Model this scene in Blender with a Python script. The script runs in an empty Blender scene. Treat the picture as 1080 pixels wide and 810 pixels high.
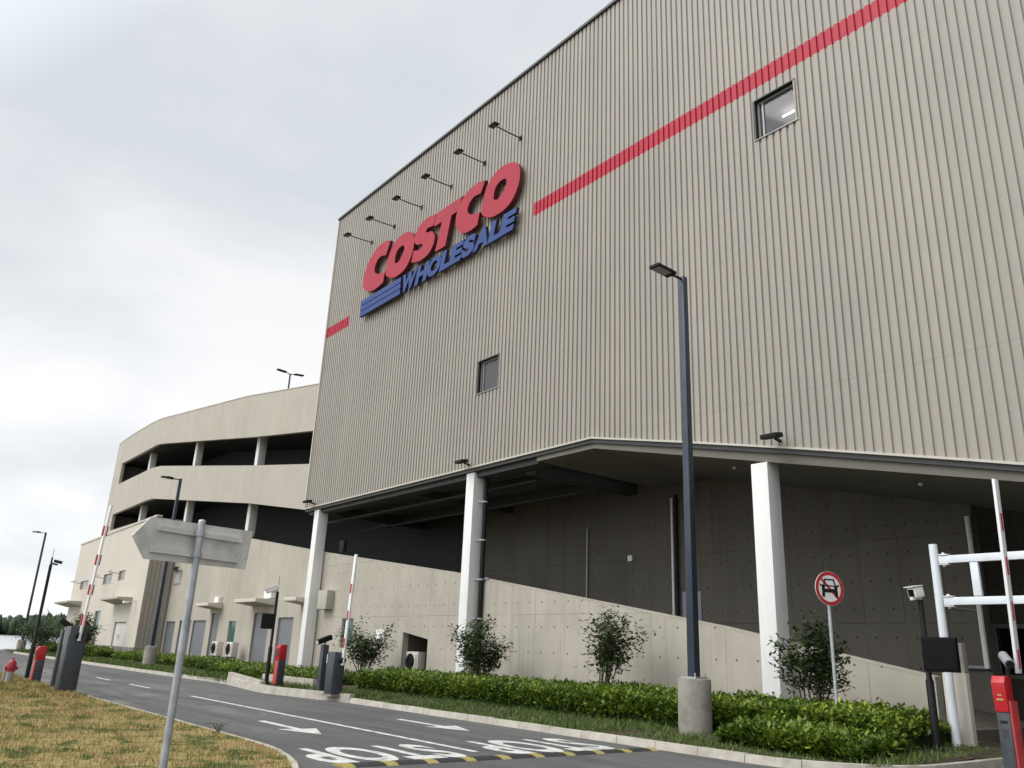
import bpy, bmesh, math, random
import numpy as np
from mathutils import Vector, Matrix
from math import sin, cos, pi, radians, sqrt

random.seed(7)
rng = np.random.default_rng(7)
scene = bpy.context.scene
COL = scene.collection

# ------------------------------------------------------------------ node helpers
class NT:
    def __init__(self, name):
        self.m = bpy.data.materials.new(name)
        self.m.use_nodes = True
        self.t = self.m.node_tree
        self.b = self.t.nodes['Principled BSDF']
        self.pos = None
    def n(self, kind, **kw):
        nd = self.t.nodes.new(kind)
        for k, v in kw.items():
            setattr(nd, k, v)
        return nd
    def link(self, a, b):
        self.t.links.new(a, b)
    def setin(self, sock, v):
        if hasattr(v, 'is_linked') or hasattr(v, 'links'):
            self.link(v, sock)
        else:
            sock.default_value = v
    def position(self):
        if self.pos is None:
            self.pos = self.n('ShaderNodeNewGeometry').outputs['Position']
        return self.pos
    def math(self, op, a, b=None, c=None, clamp=False):
        nd = self.n('ShaderNodeMath', operation=op, use_clamp=clamp)
        self.setin(nd.inputs[0], a)
        if b is not None: self.setin(nd.inputs[1], b)
        if c is not None: self.setin(nd.inputs[2], c)
        return nd.outputs[0]
    def noise(self, scale, detail=4, rough=.55, vec=None, stretch=None, dist=0):
        v = vec or self.position()
        if stretch:
            mp = self.n('ShaderNodeMapping'); mp.inputs['Scale'].default_value = stretch
            self.link(v, mp.inputs['Vector']); v = mp.outputs['Vector']
        nd = self.n('ShaderNodeTexNoise')
        nd.inputs['Scale'].default_value = scale
        nd.inputs['Detail'].default_value = detail
        nd.inputs['Roughness'].default_value = rough
        nd.inputs['Distortion'].default_value = dist
        self.link(v, nd.inputs['Vector'])
        return nd.outputs['Fac']
    def ramp(self, fac, stops):
        nd = self.n('ShaderNodeValToRGB')
        el = nd.color_ramp.elements
        while len(el) < len(stops): el.new(.5)
        for e, (p, c) in zip(el, stops):
            e.position = p
            e.color = (c, c, c, 1) if isinstance(c, (int, float)) else (*c, 1)
        self.link(fac, nd.inputs['Fac'])
        return nd.outputs['Color']
    def mix(self, fac, a, b, mode='MIX'):
        nd = self.n('ShaderNodeMix', data_type='RGBA', blend_type=mode)
        self.setin(nd.inputs[0], fac)
        for s, v in ((nd.inputs[6], a), (nd.inputs[7], b)):
            if isinstance(v, tuple): s.default_value = (*v, 1) if len(v) == 3 else v
            else: self.link(v, s)
        return nd.outputs[2]
    def sep(self, v=None):
        nd = self.n('ShaderNodeSeparateXYZ'); self.link(v or self.position(), nd.inputs[0])
        return nd.outputs
    def bump(self, h, strength=.3, dist=.01):
        nd = self.n('ShaderNodeBump')
        nd.inputs['Strength'].default_value = strength
        nd.inputs['Distance'].default_value = dist
        self.link(h, nd.inputs['Height'])
        self.link(nd.outputs['Normal'], self.b.inputs['Normal'])
    def color(self, c):
        if isinstance(c, tuple): self.b.inputs['Base Color'].default_value = (*c, 1)
        else: self.link(c, self.b.inputs['Base Color'])

def scale3(c, f): return tuple(min(1, x * f) for x in c)

MATS = {}
def paint(name, c, rough=.5, metal=0., var=.10, scale=3., stretch=None, bump=0., spec=.5, grime=None):
    k = NT(name)
    f = k.noise(scale, 5, .6, stretch=stretch)
    col = k.ramp(f, [(.3, scale3(c, 1 - var)), (.7, scale3(c, 1 + var))])
    if grime:
        g = k.noise(grime[0], 6, .65, stretch=grime[3] if len(grime) > 3 else None)
        g = k.ramp(g, [(.47, 0.), (.66, grime[1])])
        col = k.mix(g, col, grime[2])
    k.color(col)
    k.b.inputs['Roughness'].default_value = rough
    k.b.inputs['Metallic'].default_value = metal
    k.b.inputs['Specular IOR Level'].default_value = spec
    if bump: k.bump(k.noise(scale * 12, 4), bump, .004)
    MATS[name] = k.m
    return k.m

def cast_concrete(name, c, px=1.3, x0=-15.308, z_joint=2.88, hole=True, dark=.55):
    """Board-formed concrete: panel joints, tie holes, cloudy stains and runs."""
    k = NT(name)
    p = k.sep()
    f1 = k.noise(.45, 5, .6)
    col = k.ramp(f1, [(.3, scale3(c, .86)), (.5, c), (.72, scale3(c, 1.10))])
    f2 = k.noise(1.1, 6, .65, stretch=(1.6, 1.6, .25))
    col = k.mix(k.ramp(f2, [(.50, 0.), (.70, .40)]), col, scale3(c, .74))
    # each formwork panel came out a slightly different grey
    cx = k.math('FLOOR', k.math('DIVIDE', k.math('SUBTRACT', p[0], x0), px))
    cz = k.math('FLOOR', k.math('DIVIDE', k.math('SUBTRACT', p[2], z_joint), 2.44))
    cell = k.n('ShaderNodeCombineXYZ'); k.link(cx, cell.inputs[0]); k.link(cz, cell.inputs[1])
    wn = k.n('ShaderNodeTexWhiteNoise'); k.link(cell.outputs[0], wn.inputs['Vector'])
    col = k.mix(k.math('MULTIPLY', wn.outputs['Value'], .22), col, scale3(c, .72))
    def line(coord, off, period, w):
        u = k.math('DIVIDE', k.math('SUBTRACT', coord, off), period)
        fr = k.math('ABSOLUTE', k.math('SUBTRACT', k.math('FRACT', k.math('ADD', u, .5)), .5))
        return k.math('LESS_THAN', fr, w / period / 2)
    jl = k.math('MAXIMUM', line(p[0], x0, px, .026), line(p[2], z_joint, 2.44, .026))
    jn = k.ramp(k.noise(1.3, 3), [(.35, .25), (.65, .9)])
    mark = k.math('MULTIPLY', jl, jn)
    col = k.mix(mark, col, scale3(c, dark))
    if hole:
        def cent(coord, off, period):
            u = k.math('DIVIDE', k.math('SUBTRACT', coord, off), period)
            return k.math('MULTIPLY', k.math('SUBTRACT', k.math('FRACT', u), .5), period)
        dx = cent(p[0], x0, px / 2); dz = cent(p[2], z_joint, .813)
        d = k.math('SQRT', k.math('ADD', k.math('MULTIPLY', dx, dx), k.math('MULTIPLY', dz, dz)))
        h = k.math('LESS_THAN', d, .032)
        col = k.mix(h, col, scale3(c, .28))
    dr = k.noise(1.0, 5, .6, stretch=(3.2, 3.2, .12))
    col = k.mix(k.ramp(dr, [(.54, 0.), (.70, .38)]), col, scale3(c, .62))
    bs = k.math('MULTIPLY', k.math('SUBTRACT', 1.5, p[2]), .8, clamp=True)
    col = k.mix(k.math('MULTIPLY', bs, k.ramp(k.noise(1.8, 6, .7), [(.4, .05), (.65, .55)])), col, (.17, .15, .115))
    k.color(col)
    k.b.inputs['Roughness'].default_value = .82
    k.b.inputs['Specular IOR Level'].default_value = .25
    k.bump(k.math('SUBTRACT', k.noise(9, 6), k.math('MULTIPLY', mark, .6)), .25, .02)
    MATS[name] = k.m
    return k.m

# ------------------------------------------------------------------ materials
def cladding(name, c):
    k = NT(name); p = k.sep()
    col = k.ramp(k.noise(.35, 4, .6), [(.3, scale3(c, .95)), (.7, scale3(c, 1.05))])
    u = k.math('FLOOR', k.math('DIVIDE', k.math('ADD', p[0], p[1]), .902))         # one sheet covers four ribs
    v = k.math('FLOOR', k.math('DIVIDE', p[2], 8.6))
    cb = k.n('ShaderNodeCombineXYZ'); k.link(u, cb.inputs[0]); k.link(v, cb.inputs[1])
    wn_ = k.n('ShaderNodeTexWhiteNoise'); k.link(cb.outputs[0], wn_.inputs['Vector'])
    col = k.mix(k.math('MULTIPLY', wn_.outputs['Value'], .13), col, scale3(c, .62))
    st = k.noise(1.0, 6, .65, stretch=(7, 7, .09))
    col = k.mix(k.ramp(st, [(.50, 0.), (.74, .30)]), col, scale3(c, .66))
    lap = k.math('LESS_THAN', k.math('FRACT', k.math('DIVIDE', k.math('ADD', p[2], .35), 8.6)), .0022)
    col = k.mix(k.math('MULTIPLY', lap, .22), col, scale3(c, .4))
    sc_ = k.math('LESS_THAN', k.math('ABSOLUTE', k.math('SUBTRACT', k.math('FRACT', k.math('DIVIDE', p[2], 1.5)), .5)), .009)
    col = k.mix(k.math('MULTIPLY', sc_, .10), col, scale3(c, .5))                     # screw lines along the purlins
    k.color(col)
    k.b.inputs['Roughness'].default_value = .5; k.b.inputs['Specular IOR Level'].default_value = .35
    k.bump(k.noise(.9, 3), .12, .05)
    MATS[name] = k.m
    return k.m
clad = cladding('cladding_metal', (.338, .309, .268))
clad_red = paint('cladding_red', (.42, .018, .042), .5, var=.08, spec=.25, scale=2, stretch=(5, 5, .3))
conc = cast_concrete('formed_concrete', (.43, .395, .335))
plast = paint('stained_plaster', (.43, .395, .335), .85, var=.07, scale=.5, bump=.2, spec=.2, grime=(.8, .42, (.29, .265, .22), (1.3, 1.3, .35)))
conc_shaded = cast_concrete('shaded_concrete', (.128, .117, .098), px=1.22, x0=-15.55, dark=.45)  # same concrete darkened: the recess shade is put into the colour
render_w = paint('cream_render', (.435, .405, .35), .8, var=.05, scale=.5, bump=.15, spec=.2,
                 grime=(.9, .30, (.36, .32, .26), (1.2, 1.2, .18)))
block_w = paint('pale_render', (.57, .525, .455), .8, var=.04, scale=.4, bump=.12, spec=.2,
                grime=(.8, .22, (.45, .40, .33), (1.2, 1.2, .2)))
deck_m = paint('deck_shaded', (.030, .031, .033), .8, var=.15)  # near-black base paints in the shade inside the ramp openings
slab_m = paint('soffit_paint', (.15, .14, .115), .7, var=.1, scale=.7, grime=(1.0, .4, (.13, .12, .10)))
ceil_m = paint('ceiling_grey', (.085, .085, .08), .8, var=.12, scale=.8)  # colour lowered to paint in the shade under the building
beam_m = paint('beam_grey', (.04, .042, .042), .6, var=.1, scale=2)  # kept very dark so the recess shade sits in the colour
white_col = paint('column_white', (.78, .78, .765), .55, var=.035, scale=1.5, grime=(1.5, .28, (.60, .57, .52), (2, 2, .3)))
grey_col = paint('column_grey', (.50, .50, .49), .6, var=.06, scale=1.5, grime=(1.5, .3, (.38, .37, .35), (2, 2, .3)))
trim_dark = paint('dark_trim', (.035, .034, .036), .5, var=.15)
trim_light = paint('light_trim', (.50, .47, .41), .5, var=.06)
door_grey = paint('door_grey', (.17, .175, .19), .45, var=.06, scale=2, grime=(2, .3, (.12, .12, .13)))
door_white = paint('door_white', (.66, .64, .59), .5, var=.05)
frame_alu = paint('window_alu', (.30, .30, .29), .45, .3, var=.06)
reveal_m = paint('reveal_dark', (.10, .098, .09), .6)
pole_navy = paint('pole_navy', (.030, .042, .062), .38, .2, var=.18, scale=4, grime=(3, .35, (.06, .07, .085), (3, 3, .3)))
black_m = paint('black_paint', (.007, .007, .008), .6, var=.25, scale=5, spec=.3)
black_soft = paint('matt_black', (.012, .012, .013), .75, var=.2, scale=5, spec=.3)
cab_grey = paint('cabinet_grey', (.040, .047, .058), .42, .1, var=.14, scale=4, grime=(4, .35, (.09, .09, .09), (3, 3, .4)))
red_m = paint('signal_red', (.44, .012, .018), .4, var=.10, scale=5)
red_dull = paint('dull_red', (.42, .045, .045), .5, var=.15, scale=5)
boom_white = paint('boom_white', (.74, .74, .74), .4, var=.05, scale=4, grime=(4, .25, (.5, .48, .45)))
tape_red = paint('tape_red', (.48, .022, .05), .35, var=.1)
gantry_white = paint('gantry_white', (.70, .74, .78), .4, var=.04, scale=3, grime=(3, .3, (.5, .5, .48), (2, 2, .4)))
galv = paint('galvanised', (.43, .45, .46), .45, .5, var=.18, scale=9, grime=(6, .4, (.22, .23, .25), (2, 2, .5)))
alu_sheet = paint('sheet_aluminium', (.70, .68, .63), .6, .0, var=.14, scale=3, grime=(4, .45, (.30, .29, .27)))
cam_white = paint('camera_white', (.74, .73, .71), .35, var=.05)
cam_grey = paint('camera_grey', (.26, .26, .27), .4, var=.08)
ac_white = paint('aircon_ivory', (.62, .58, .50), .5, var=.06)
kerb_m = paint('kerb_granite', (.47, .435, .375), .8, var=.14, scale=4, bump=.2, spec=.2, grime=(2.2, .55, (.27, .24, .20)))
plinth_c = paint('footing_concrete', (.27, .25, .215), .88, var=.16, scale=2.5, bump=.35, spec=.2, grime=(2.0, .65, (.14, .125, .105)))
line_white = paint('road_paint', (.64, .64, .61), .65, var=.10, scale=6, grime=(4, .75, (.17, .17, .17)))
line_yellow = paint('bump_yellow', (.36, .30, .09), .6, var=.2, scale=8, grime=(8, .6, (.20, .17, .07)))
rubber = paint('bump_rubber', (.022, .022, .022), .75, var=.3, scale=12)
sign_red = paint('sign_red', (.37, .017, .038), .5, var=.06, spec=.25, scale=2)
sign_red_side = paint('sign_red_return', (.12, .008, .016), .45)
sign_blue = paint('sign_blue', (.018, .052, .205), .5, var=.06, spec=.25, scale=2)
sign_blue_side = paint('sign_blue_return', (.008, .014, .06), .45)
reflect_white = paint('sign_white', (.74, .74, .72), .4, var=.03)
wood_stem = paint('shrub_bark', (.10, .075, .05), .85, var=.2, scale=12)
hyd_red = paint('hydrant_red', (.33, .02, .035), .4, var=.12)
hyd_grey = paint('hydrant_grey', (.30, .29, .27), .6, var=.15, scale=8)
soil_m = paint('bed_soil', (.075, .06, .042), .95, var=.35, scale=5, bump=.6, spec=.1)
plate_m = paint('plate_blue_grey', (.24, .25, .29), .5, var=.05)
paper_m = paint('notice_white', (.74, .73, .70), .6, var=.03)

def glass_mat(name, tint, rough=.06, trans=.0):
    k = NT(name)
    k.color(k.ramp(k.noise(.6, 2), [(.3, scale3(tint, .85)), (.7, scale3(tint, 1.1))]))
    k.b.inputs['Roughness'].default_value = rough
    k.b.inputs['Specular IOR Level'].default_value = .6
    if trans:
        tr = k.n('ShaderNodeBsdfTransparent')
        mx = k.n('ShaderNodeMixShader'); mx.inputs[0].default_value = trans
        out = k.t.nodes['Material Output']
        k.link(k.b.outputs[0], mx.inputs[1]); k.link(tr.outputs[0], mx.inputs[2])
        k.link(mx.outputs[0], out.inputs['Surface'])
    return k.m
pane_m = glass_mat('window_glass', (.10, .105, .115), .04, .55)
teal_glass = glass_mat('teal_glass', (.035, .085, .085), .06)
green_glass = glass_mat('green_glass', (.05, .14, .11), .06)
dark_glass = glass_mat('dark_glass', (.012, .014, .016), .05)
screen_m = paint('screen_black', (.003, .003, .0035), .6, spec=.15)
lens_m = glass_mat('lens_glass', (.008, .008, .010), .04)

def lamp_emit():
    k = NT('tube_light')
    k.color((.9, .9, .9))
    k.b.inputs['Emission Color'].default_value = (1, .97, .92, 1)
    k.b.inputs['Emission Strength'].default_value = 9
    return k.m
tube_m = lamp_emit()
room_m = paint('room_grey', (.55, .55, .57), .8, var=.03)

def asphalt_mat():
    k = NT('asphalt')
    f = k.noise(.35, 6, .6)
    col = k.ramp(f, [(.3, (.078, .078, .078)), (.6, (.104, .104, .103)), (.8, (.125, .124, .122))])
    g = k.noise(55, 3, .7)
    col = k.mix(k.ramp(g, [(.42, 0.), (.75, .45)]), col, (.13, .13, .13))
    d = k.noise(.55, 6, .7, stretch=(.35, 1.5, 1), dist=.8)          # dried dusty wash running along the lane
    p = k.sep()
    fade = k.math('MULTIPLY', k.math('MULTIPLY', k.math('SUBTRACT', -14, p[0]), .12, clamp=True),
                  k.math('MULTIPLY', k.math('SUBTRACT', 10.2, p[1]), .5, clamp=True), clamp=True)
    fade = k.math('ADD', k.math('MULTIPLY', fade, .75), .22)
    dd = k.math('MULTIPLY', k.ramp(d, [(.44, 0.), (.62, .85)]), fade)
    col = k.mix(dd, col, (.22, .21, .195))
    t = k.noise(.6, 4, .6, stretch=(.15, 2.2, 1))                     # tyre-worn dark bands
    col = k.mix(k.ramp(t, [(.48, 0.), (.62, .5)]), col, (.048, .048, .049))
    vo = k.n('ShaderNodeTexVoronoi'); vo.inputs['Scale'].default_value = 26; k.link(k.position(), vo.inputs['Vector'])
    sp_ = k.n('ShaderNodeSeparateXYZ'); k.link(vo.outputs['Color'], sp_.inputs[0])
    col = k.mix(k.math('MULTIPLY', sp_.outputs[0], .30), col, (.17, .165, .16))
    ol = k.noise(1.3, 3, .5, stretch=(.6, 1.6, 1))
    col = k.mix(k.ramp(ol, [(.66, 0.), (.72, .5)]), col, (.03, .03, .03))
    pa = k.noise(.22, 2, .4)
    col = k.mix(k.ramp(pa, [(.52, 0.), (.54, .28)]), col, (.06, .06, .06))
    k.color(col)
    k.b.inputs['Roughness'].default_value = .85
    k.b.inputs['Specular IOR Level'].default_value = .3
    k.bump(k.noise(55, 4), .6, .01)
    return k.m
asphalt = asphalt_mat()

def lawn_color(k):
    a = k.noise(1.35, 3, .6, dist=.5)
    b = k.noise(2.4, 5, .65)
    m = k.math('ADD', k.math('MULTIPLY', a, .62), k.math('MULTIPLY', b, .38))
    return k.ramp(m, [(.42, (.048, .095, .016)), (.455, (.095, .130, .030)), (.485, (.30, .235, .085)), (.54, (.43, .33, .15)), (.59, (.31, .215, .09)), (.67, (.19, .125, .06))])
def lawn_mat(name, blades):
    k = NT(name)
    col = lawn_color(k)
    if blades:
        at = k.n('ShaderNodeAttribute'); at.attribute_name = 'rnd'
        col = k.mix(k.math('MULTIPLY', at.outputs['Fac'], .55), col, (.50, .40, .20))
        at2 = k.math('GREATER_THAN', at.outputs['Fac'], .86)
        col = k.mix(k.math('MULTIPLY', at2, .7), col, (.09, .12, .03))
    else:
        col = k.mix(.25, col, (.10, .075, .04))
        k.bump(k.noise(18, 5), .8, .03)
    k.color(col)
    k.b.inputs['Roughness'].default_value = .9
    k.b.inputs['Specular IOR Level'].default_value = .15
    return k.m
lawn_base = lawn_mat('dry_lawn', False)
lawn_blade = lawn_mat('dry_grass_blade', True)

def leaf_mat(name, stops, trans=.25, rough=.45):
    k = NT(name)
    at = k.n('ShaderNodeAttribute'); at.attribute_name = 'rnd'
    col = k.ramp(at.outputs['Fac'], stops)
    k.color(col)
    k.b.inputs['Roughness'].default_value = rough
    k.b.inputs['Specular IOR Level'].default_value = .35
    tl = k.n('ShaderNodeBsdfTranslucent'); k.link(col, tl.inputs['Color'])
    mx = k.n('ShaderNodeMixShader'); mx.inputs[0].default_value = trans
    out = k.t.nodes['Material Output']
    k.link(k.b.outputs[0], mx.inputs[1]); k.link(tl.outputs[0], mx.inputs[2])
    k.link(mx.outputs[0], out.inputs['Surface'])
    return k.m
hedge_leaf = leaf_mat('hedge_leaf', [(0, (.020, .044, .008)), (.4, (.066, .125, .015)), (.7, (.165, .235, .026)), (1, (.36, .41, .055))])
shrub_leaf = leaf_mat('shrub_leaf', [(0, (.018, .038, .013)), (.5, (.044, .078, .025)), (.85, (.095, .14, .04)), (1, (.18, .21, .065))], .22)
verge_leaf = leaf_mat('verge_grass', [(0, (.032, .072, .014)), (.5, (.070, .130, .026)), (.8, (.13, .19, .045)), (1, (.25, .24, .08))], .2, .7)
hedge_core = paint('hedge_twigs', (.016, .026, .008), .9, var=.5, scale=9, bump=.6, spec=.1)
forest_m = paint('far_wood', (.020, .040, .020), .9, var=.45, scale=.10, spec=.05)

def water_mat():
    k = NT('lake_water')
    k.color(k.ramp(k.noise(.02, 3), [(.3, (.40, .42, .42)), (.7, (.46, .47, .47))]))
    k.b.inputs['Roughness'].default_value = .16
    k.b.inputs['Specular IOR Level'].default_value = .8
    k.bump(k.noise(.35, 3, stretch=(1, 2, 1)), .15, .2)
    return k.m
water_m = water_mat()

def land_mat():
    k = NT('rough_land')
    k.color(k.ramp(k.noise(.08, 6), [(.35, (.06, .08, .03)), (.6, (.13, .11, .06))]))
    k.b.inputs['Roughness'].default_value = .95
    return k.m
land_m = land_mat()

# ------------------------------------------------------------------ mesh helpers
WL = {}
def wloc(o):
    return WL.get(o.name, Vector((0, 0, 0))) if o else Vector((0, 0, 0))

def tag(o, label=None, cat=None, group=None, kind=None):
    if label: o['label'] = label
    if cat: o['category'] = cat
    if group: o['group'] = group
    if kind: o['kind'] = kind
    return o

def thing(name, loc, label, cat, group=None):
    o = bpy.data.objects.new(name, None)
    o.empty_display_size = .3
    COL.objects.link(o)
    o.location = loc
    WL[o.name] = Vector(loc)
    return tag(o, label, cat, group)

class MB:
    def __init__(self): self.v = []; self.f = []; self.mi = []
    def add(self, vs, fs, mi=0):
        b = len(self.v); self.v += [tuple(p) for p in vs]
        self.f += [tuple(b + i for i in f) for f in fs]; self.mi += [mi] * len(fs)
        return self
    def box(self, x0, x1, y0, y1, z0, z1, mi=0):
        return self.hexa([(x0, y0, z0), (x1, y0, z0), (x1, y1, z0), (x0, y1, z0), (x0, y0, z1), (x1, y0, z1), (x1, y1, z1), (x0, y1, z1)], mi)
    def hexa(self, p, mi=0):
        return self.add(p, [(0, 3, 2, 1), (4, 5, 6, 7), (0, 1, 5, 4), (1, 2, 6, 5), (2, 3, 7, 6), (3, 0, 4, 7)], mi)
    def obox(self, c, ax, ay, az, mi=0):
        c, ax, ay, az = (Vector(q) for q in (c, ax, ay, az))
        P = [c + sx * ax + sy * ay + sz * az for sz in (-1, 1) for sx, sy in ((-1, -1), (1, -1), (1, 1), (-1, 1))]
        return self.hexa(P, mi)
    def bar(self, a, b, w, h, mi=0, up=(0, 0, 1)):
        a, b = Vector(a), Vector(b); d = b - a; L = d.length; d.normalize()
        up = Vector(up)
        if abs(d.dot(up)) > .99: up = Vector((0, 1, 0))
        s = d.cross(up).normalized(); u = s.cross(d)
        return self.obox((a + b) / 2, s * (w / 2), d * (L / 2), u * (h / 2), mi)
    def tube(self, pts, r, n=10, mi=0, caps=True, sq=False):
        pts = [Vector(p) for p in pts]
        rs = r if isinstance(r, (list, tuple)) else [r] * len(pts)
        rings = []; ref = None
        for i, p in enumerate(pts):
            d = (pts[min(i + 1, len(pts) - 1)] - pts[max(i - 1, 0)]).normalized()
            if ref is None:
                ref = Vector((0, 0, 1)) if abs(d.z) < .9 else Vector((1, 0, 0))
            s = d.cross(ref).normalized(); t = s.cross(d)
            ref = t
            off = pi / n if sq else 0
            rings.append([p + rs[i] * (cos(2 * pi * k / n + off) * s + sin(2 * pi * k / n + off) * t) for k in range(n)])
        vs = [q for ring in rings for q in ring]; fs = []
        for i in range(len(pts) - 1):
            for k in range(n):
                fs.append((i * n + k, i * n + (k + 1) % n, (i + 1) * n + (k + 1) % n, (i + 1) * n + k))
        if caps:
            fs.append(tuple(range(n - 1, -1, -1))); fs.append(tuple((len(pts) - 1) * n + k for k in range(n)))
        return self.add(vs, fs, mi)
    def lathe(self, c, prof, n=20, mi=0):
        c = Vector(c); vs = []; fs = []
        for r, z in prof:
            vs += [c + Vector((r * cos(2 * pi * k / n), r * sin(2 * pi * k / n), z)) for k in range(n)]
        for i in range(len(prof) - 1):
            for k in range(n):
                fs.append((i * n + k, i * n + (k + 1) % n, (i + 1) * n + (k + 1) % n, (i + 1) * n + k))
        fs.append(tuple(range(n - 1, -1, -1))); fs.append(tuple((len(prof) - 1) * n + k for k in range(n)))
        return self.add(vs, fs, mi)
    def prism(self, poly, a, b, mi=0):
        """poly: points of one face, shifted by vector a and by b for the other face."""
        n = len(poly); a, b = Vector(a), Vector(b)
        vs = [Vector(p) + a for p in poly] + [Vector(p) + b for p in poly]
        fs = [tuple(range(n)), tuple(range(2 * n - 1, n - 1, -1))] + [(i, i + n, (i + 1) % n + n, (i + 1) % n) for i in range(n)]
        return self.add(vs, fs, mi)
    def build(self, name, mats, parent=None, bevel=0., smooth=False, fixn=True, label=None, cat=None, group=None, kind=None, loc=None):
        base = Vector(loc) if loc is not None else wloc(parent)
        me = bpy.data.meshes.new(name)
        me.from_pydata([tuple(Vector(p) - base) for p in self.v], [], self.f)
        for m in (mats if isinstance(mats, (list, tuple)) else [mats]): me.materials.append(m)
        if any(self.mi): me.polygons.foreach_set('material_index', self.mi)
        if fixn or bevel:
            bm = bmesh.new(); bm.from_mesh(me)
            if fixn: bmesh.ops.recalc_face_normals(bm, faces=bm.faces)
            if bevel:
                es = [e for e in bm.edges if len(e.link_faces) == 2 and e.calc_face_angle(0) > .6]
                bmesh.ops.bevel(bm, geom=es, offset=bevel, segments=2, affect='EDGES', profile=.6, clamp_overlap=True)
            bm.to_mesh(me); bm.free()
        if smooth or bevel:
            me.polygons.foreach_set('use_smooth', [True] * len(me.polygons))
            me.set_sharp_from_angle(angle=radians(38))
        o = bpy.data.objects.new(name, me); COL.objects.link(o)
        if parent: o.parent = parent
        if loc is not None:
            o.location = Vector(loc) - wloc(parent)
        WL[o.name] = base
        return tag(o, label, cat, group, kind)

def copy_thing(o, loc, label=None):
    def rec(q, par):
        c = q.copy(); COL.objects.link(c); c.parent = par
        for ch in [h for h in bpy.data.objects if h.parent is q]: rec(ch, c)
        return c
    c = rec(o, None); c.location = loc; WL[c.name] = Vector(loc)
    if label: c['label'] = label
    return c

def lerp_pts(P):
    P = sorted(P)
    def f(x):
        if x <= P[0][0]: (a, b), (c, d) = P[0], P[1]
        elif x >= P[-1][0]: (a, b), (c, d) = P[-2], P[-1]
        else:
            for (a, b), (c, d) in zip(P, P[1:]):
                if a <= x <= c: break
        return b + (d - b) * (x - a) / (c - a)
    return f

def wall_xz(mb, xs, y0, y1, zlo, zhi, holes=()):
    """A wall in the x-z plane from y0 to y1: profile functions below and above, rectangular or sloped holes
    (xa, xb, z0, z1 as numbers or functions)."""
    xs = sorted(xs)
    fn = lambda q: q if callable(q) else (lambda x: q)
    zlo, zhi = fn(zlo), fn(zhi)
    br = sorted(set([round(x, 4) for x in xs] + [round(h[i], 4) for h in holes for i in (0, 1) if xs[0] < h[i] < xs[-1]]))
    for a, b in zip(br, br[1:]):
        m = (a + b) / 2
        hs = sorted([h for h in holes if h[0] - 1e-4 < m < h[1] + 1e-4], key=lambda h: fn(h[2])(m))
        segs = []; lo = zlo
        for h in hs:
            segs.append((lo, fn(h[2]))); lo = fn(h[3])
        segs.append((lo, zhi))
        for l, u in segs:
            if u(m) - l(m) < 1e-3: continue
            mb.hexa([(a, y0, l(a)), (b, y0, l(b)), (b, y1, l(b)), (a, y1, l(a)), (a, y0, u(a)), (b, y0, u(b)), (b, y1, u(b)), (a, y1, u(a))])

# ------------------------------------------------------------------ leaves and blades as one mesh
def quads_mesh(name, V, F, rnd, mat, parent=None, loc=(0, 0, 0)):
    me = bpy.data.meshes.new(name)
    V = V - np.array(loc)
    me.vertices.add(len(V)); me.vertices.foreach_set('co', V.astype(np.float32).ravel())
    k = F.shape[1]
    me.loops.add(F.size); me.loops.foreach_set('vertex_index', F.astype(np.int32).ravel())
    me.polygons.add(len(F)); me.polygons.foreach_set('loop_start', np.arange(0, F.size, k, dtype=np.int32))
    me.update(calc_edges=True)
    at = me.attributes.new('rnd', 'FLOAT', 'POINT'); at.data.foreach_set('value', rnd.astype(np.float32))
    me.materials.append(mat)
    o = bpy.data.objects.new(name, me); COL.objects.link(o)
    if parent: o.parent = parent
    o.location = Vector(loc) - wloc(parent)
    WL[o.name] = Vector(loc)
    return o

def leaves(P, L, W, up=.4, rnd=None, droop=0., R=rng):
    """P: n x 3 points; each becomes a folded leaf of two triangles pairs (4-gon), random direction."""
    n = len(P)
    L = L * (.65 + .7 * R.random(n)); W = W * (.7 + .6 * R.random(n))
    az = R.random(n) * 2 * pi; el = (R.random(n) - .35) * 1.6 * (1 - up) + up * 1.0 - droop
    d = np.stack([np.cos(az) * np.cos(el), np.sin(az) * np.cos(el), np.sin(el)], 1)
    az2 = az + pi / 2 + (R.random(n) - .5) * .8
    s = np.stack([np.cos(az2), np.sin(az2), (R.random(n) - .5) * .9], 1)
    s /= np.linalg.norm(s, axis=1, keepdims=True)
    a = P; b = P + d * L[:, None] * .5 + s * W[:, None] * .5; c = P + d * L[:, None]; e = P + d * L[:, None] * .5 - s * W[:, None] * .5
    V = np.stack([a, b, c, e], 1).reshape(-1, 3)
    F = np.arange(4 * n).reshape(n, 4)
    r = R.random(n) if rnd is None else np.clip(rnd, 0, 1)
    return V, F, np.repeat(r, 4)

def blades(P, H, W, lean=.5, R=rng):
    n = len(P); H = H * (.5 + R.random(n)); az = R.random(n) * 2 * pi
    t = np.stack([np.cos(az), np.sin(az), np.zeros(n)], 1); s = np.stack([-np.sin(az), np.cos(az), np.zeros(n)], 1)
    ln = lean * R.random(n)
    top = P + t * (H * ln)[:, None]; top[:, 2] += H * np.sqrt(np.clip(1 - (ln * .8) ** 2, .1, 1))
    w = W * (.6 + .8 * R.random(n))
    V = np.stack([P - s * w[:, None] / 2, P + s * w[:, None] / 2, top], 1).reshape(-1, 3)
    return V, np.arange(3 * n).reshape(n, 3), np.repeat(R.random(n), 3)

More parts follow.
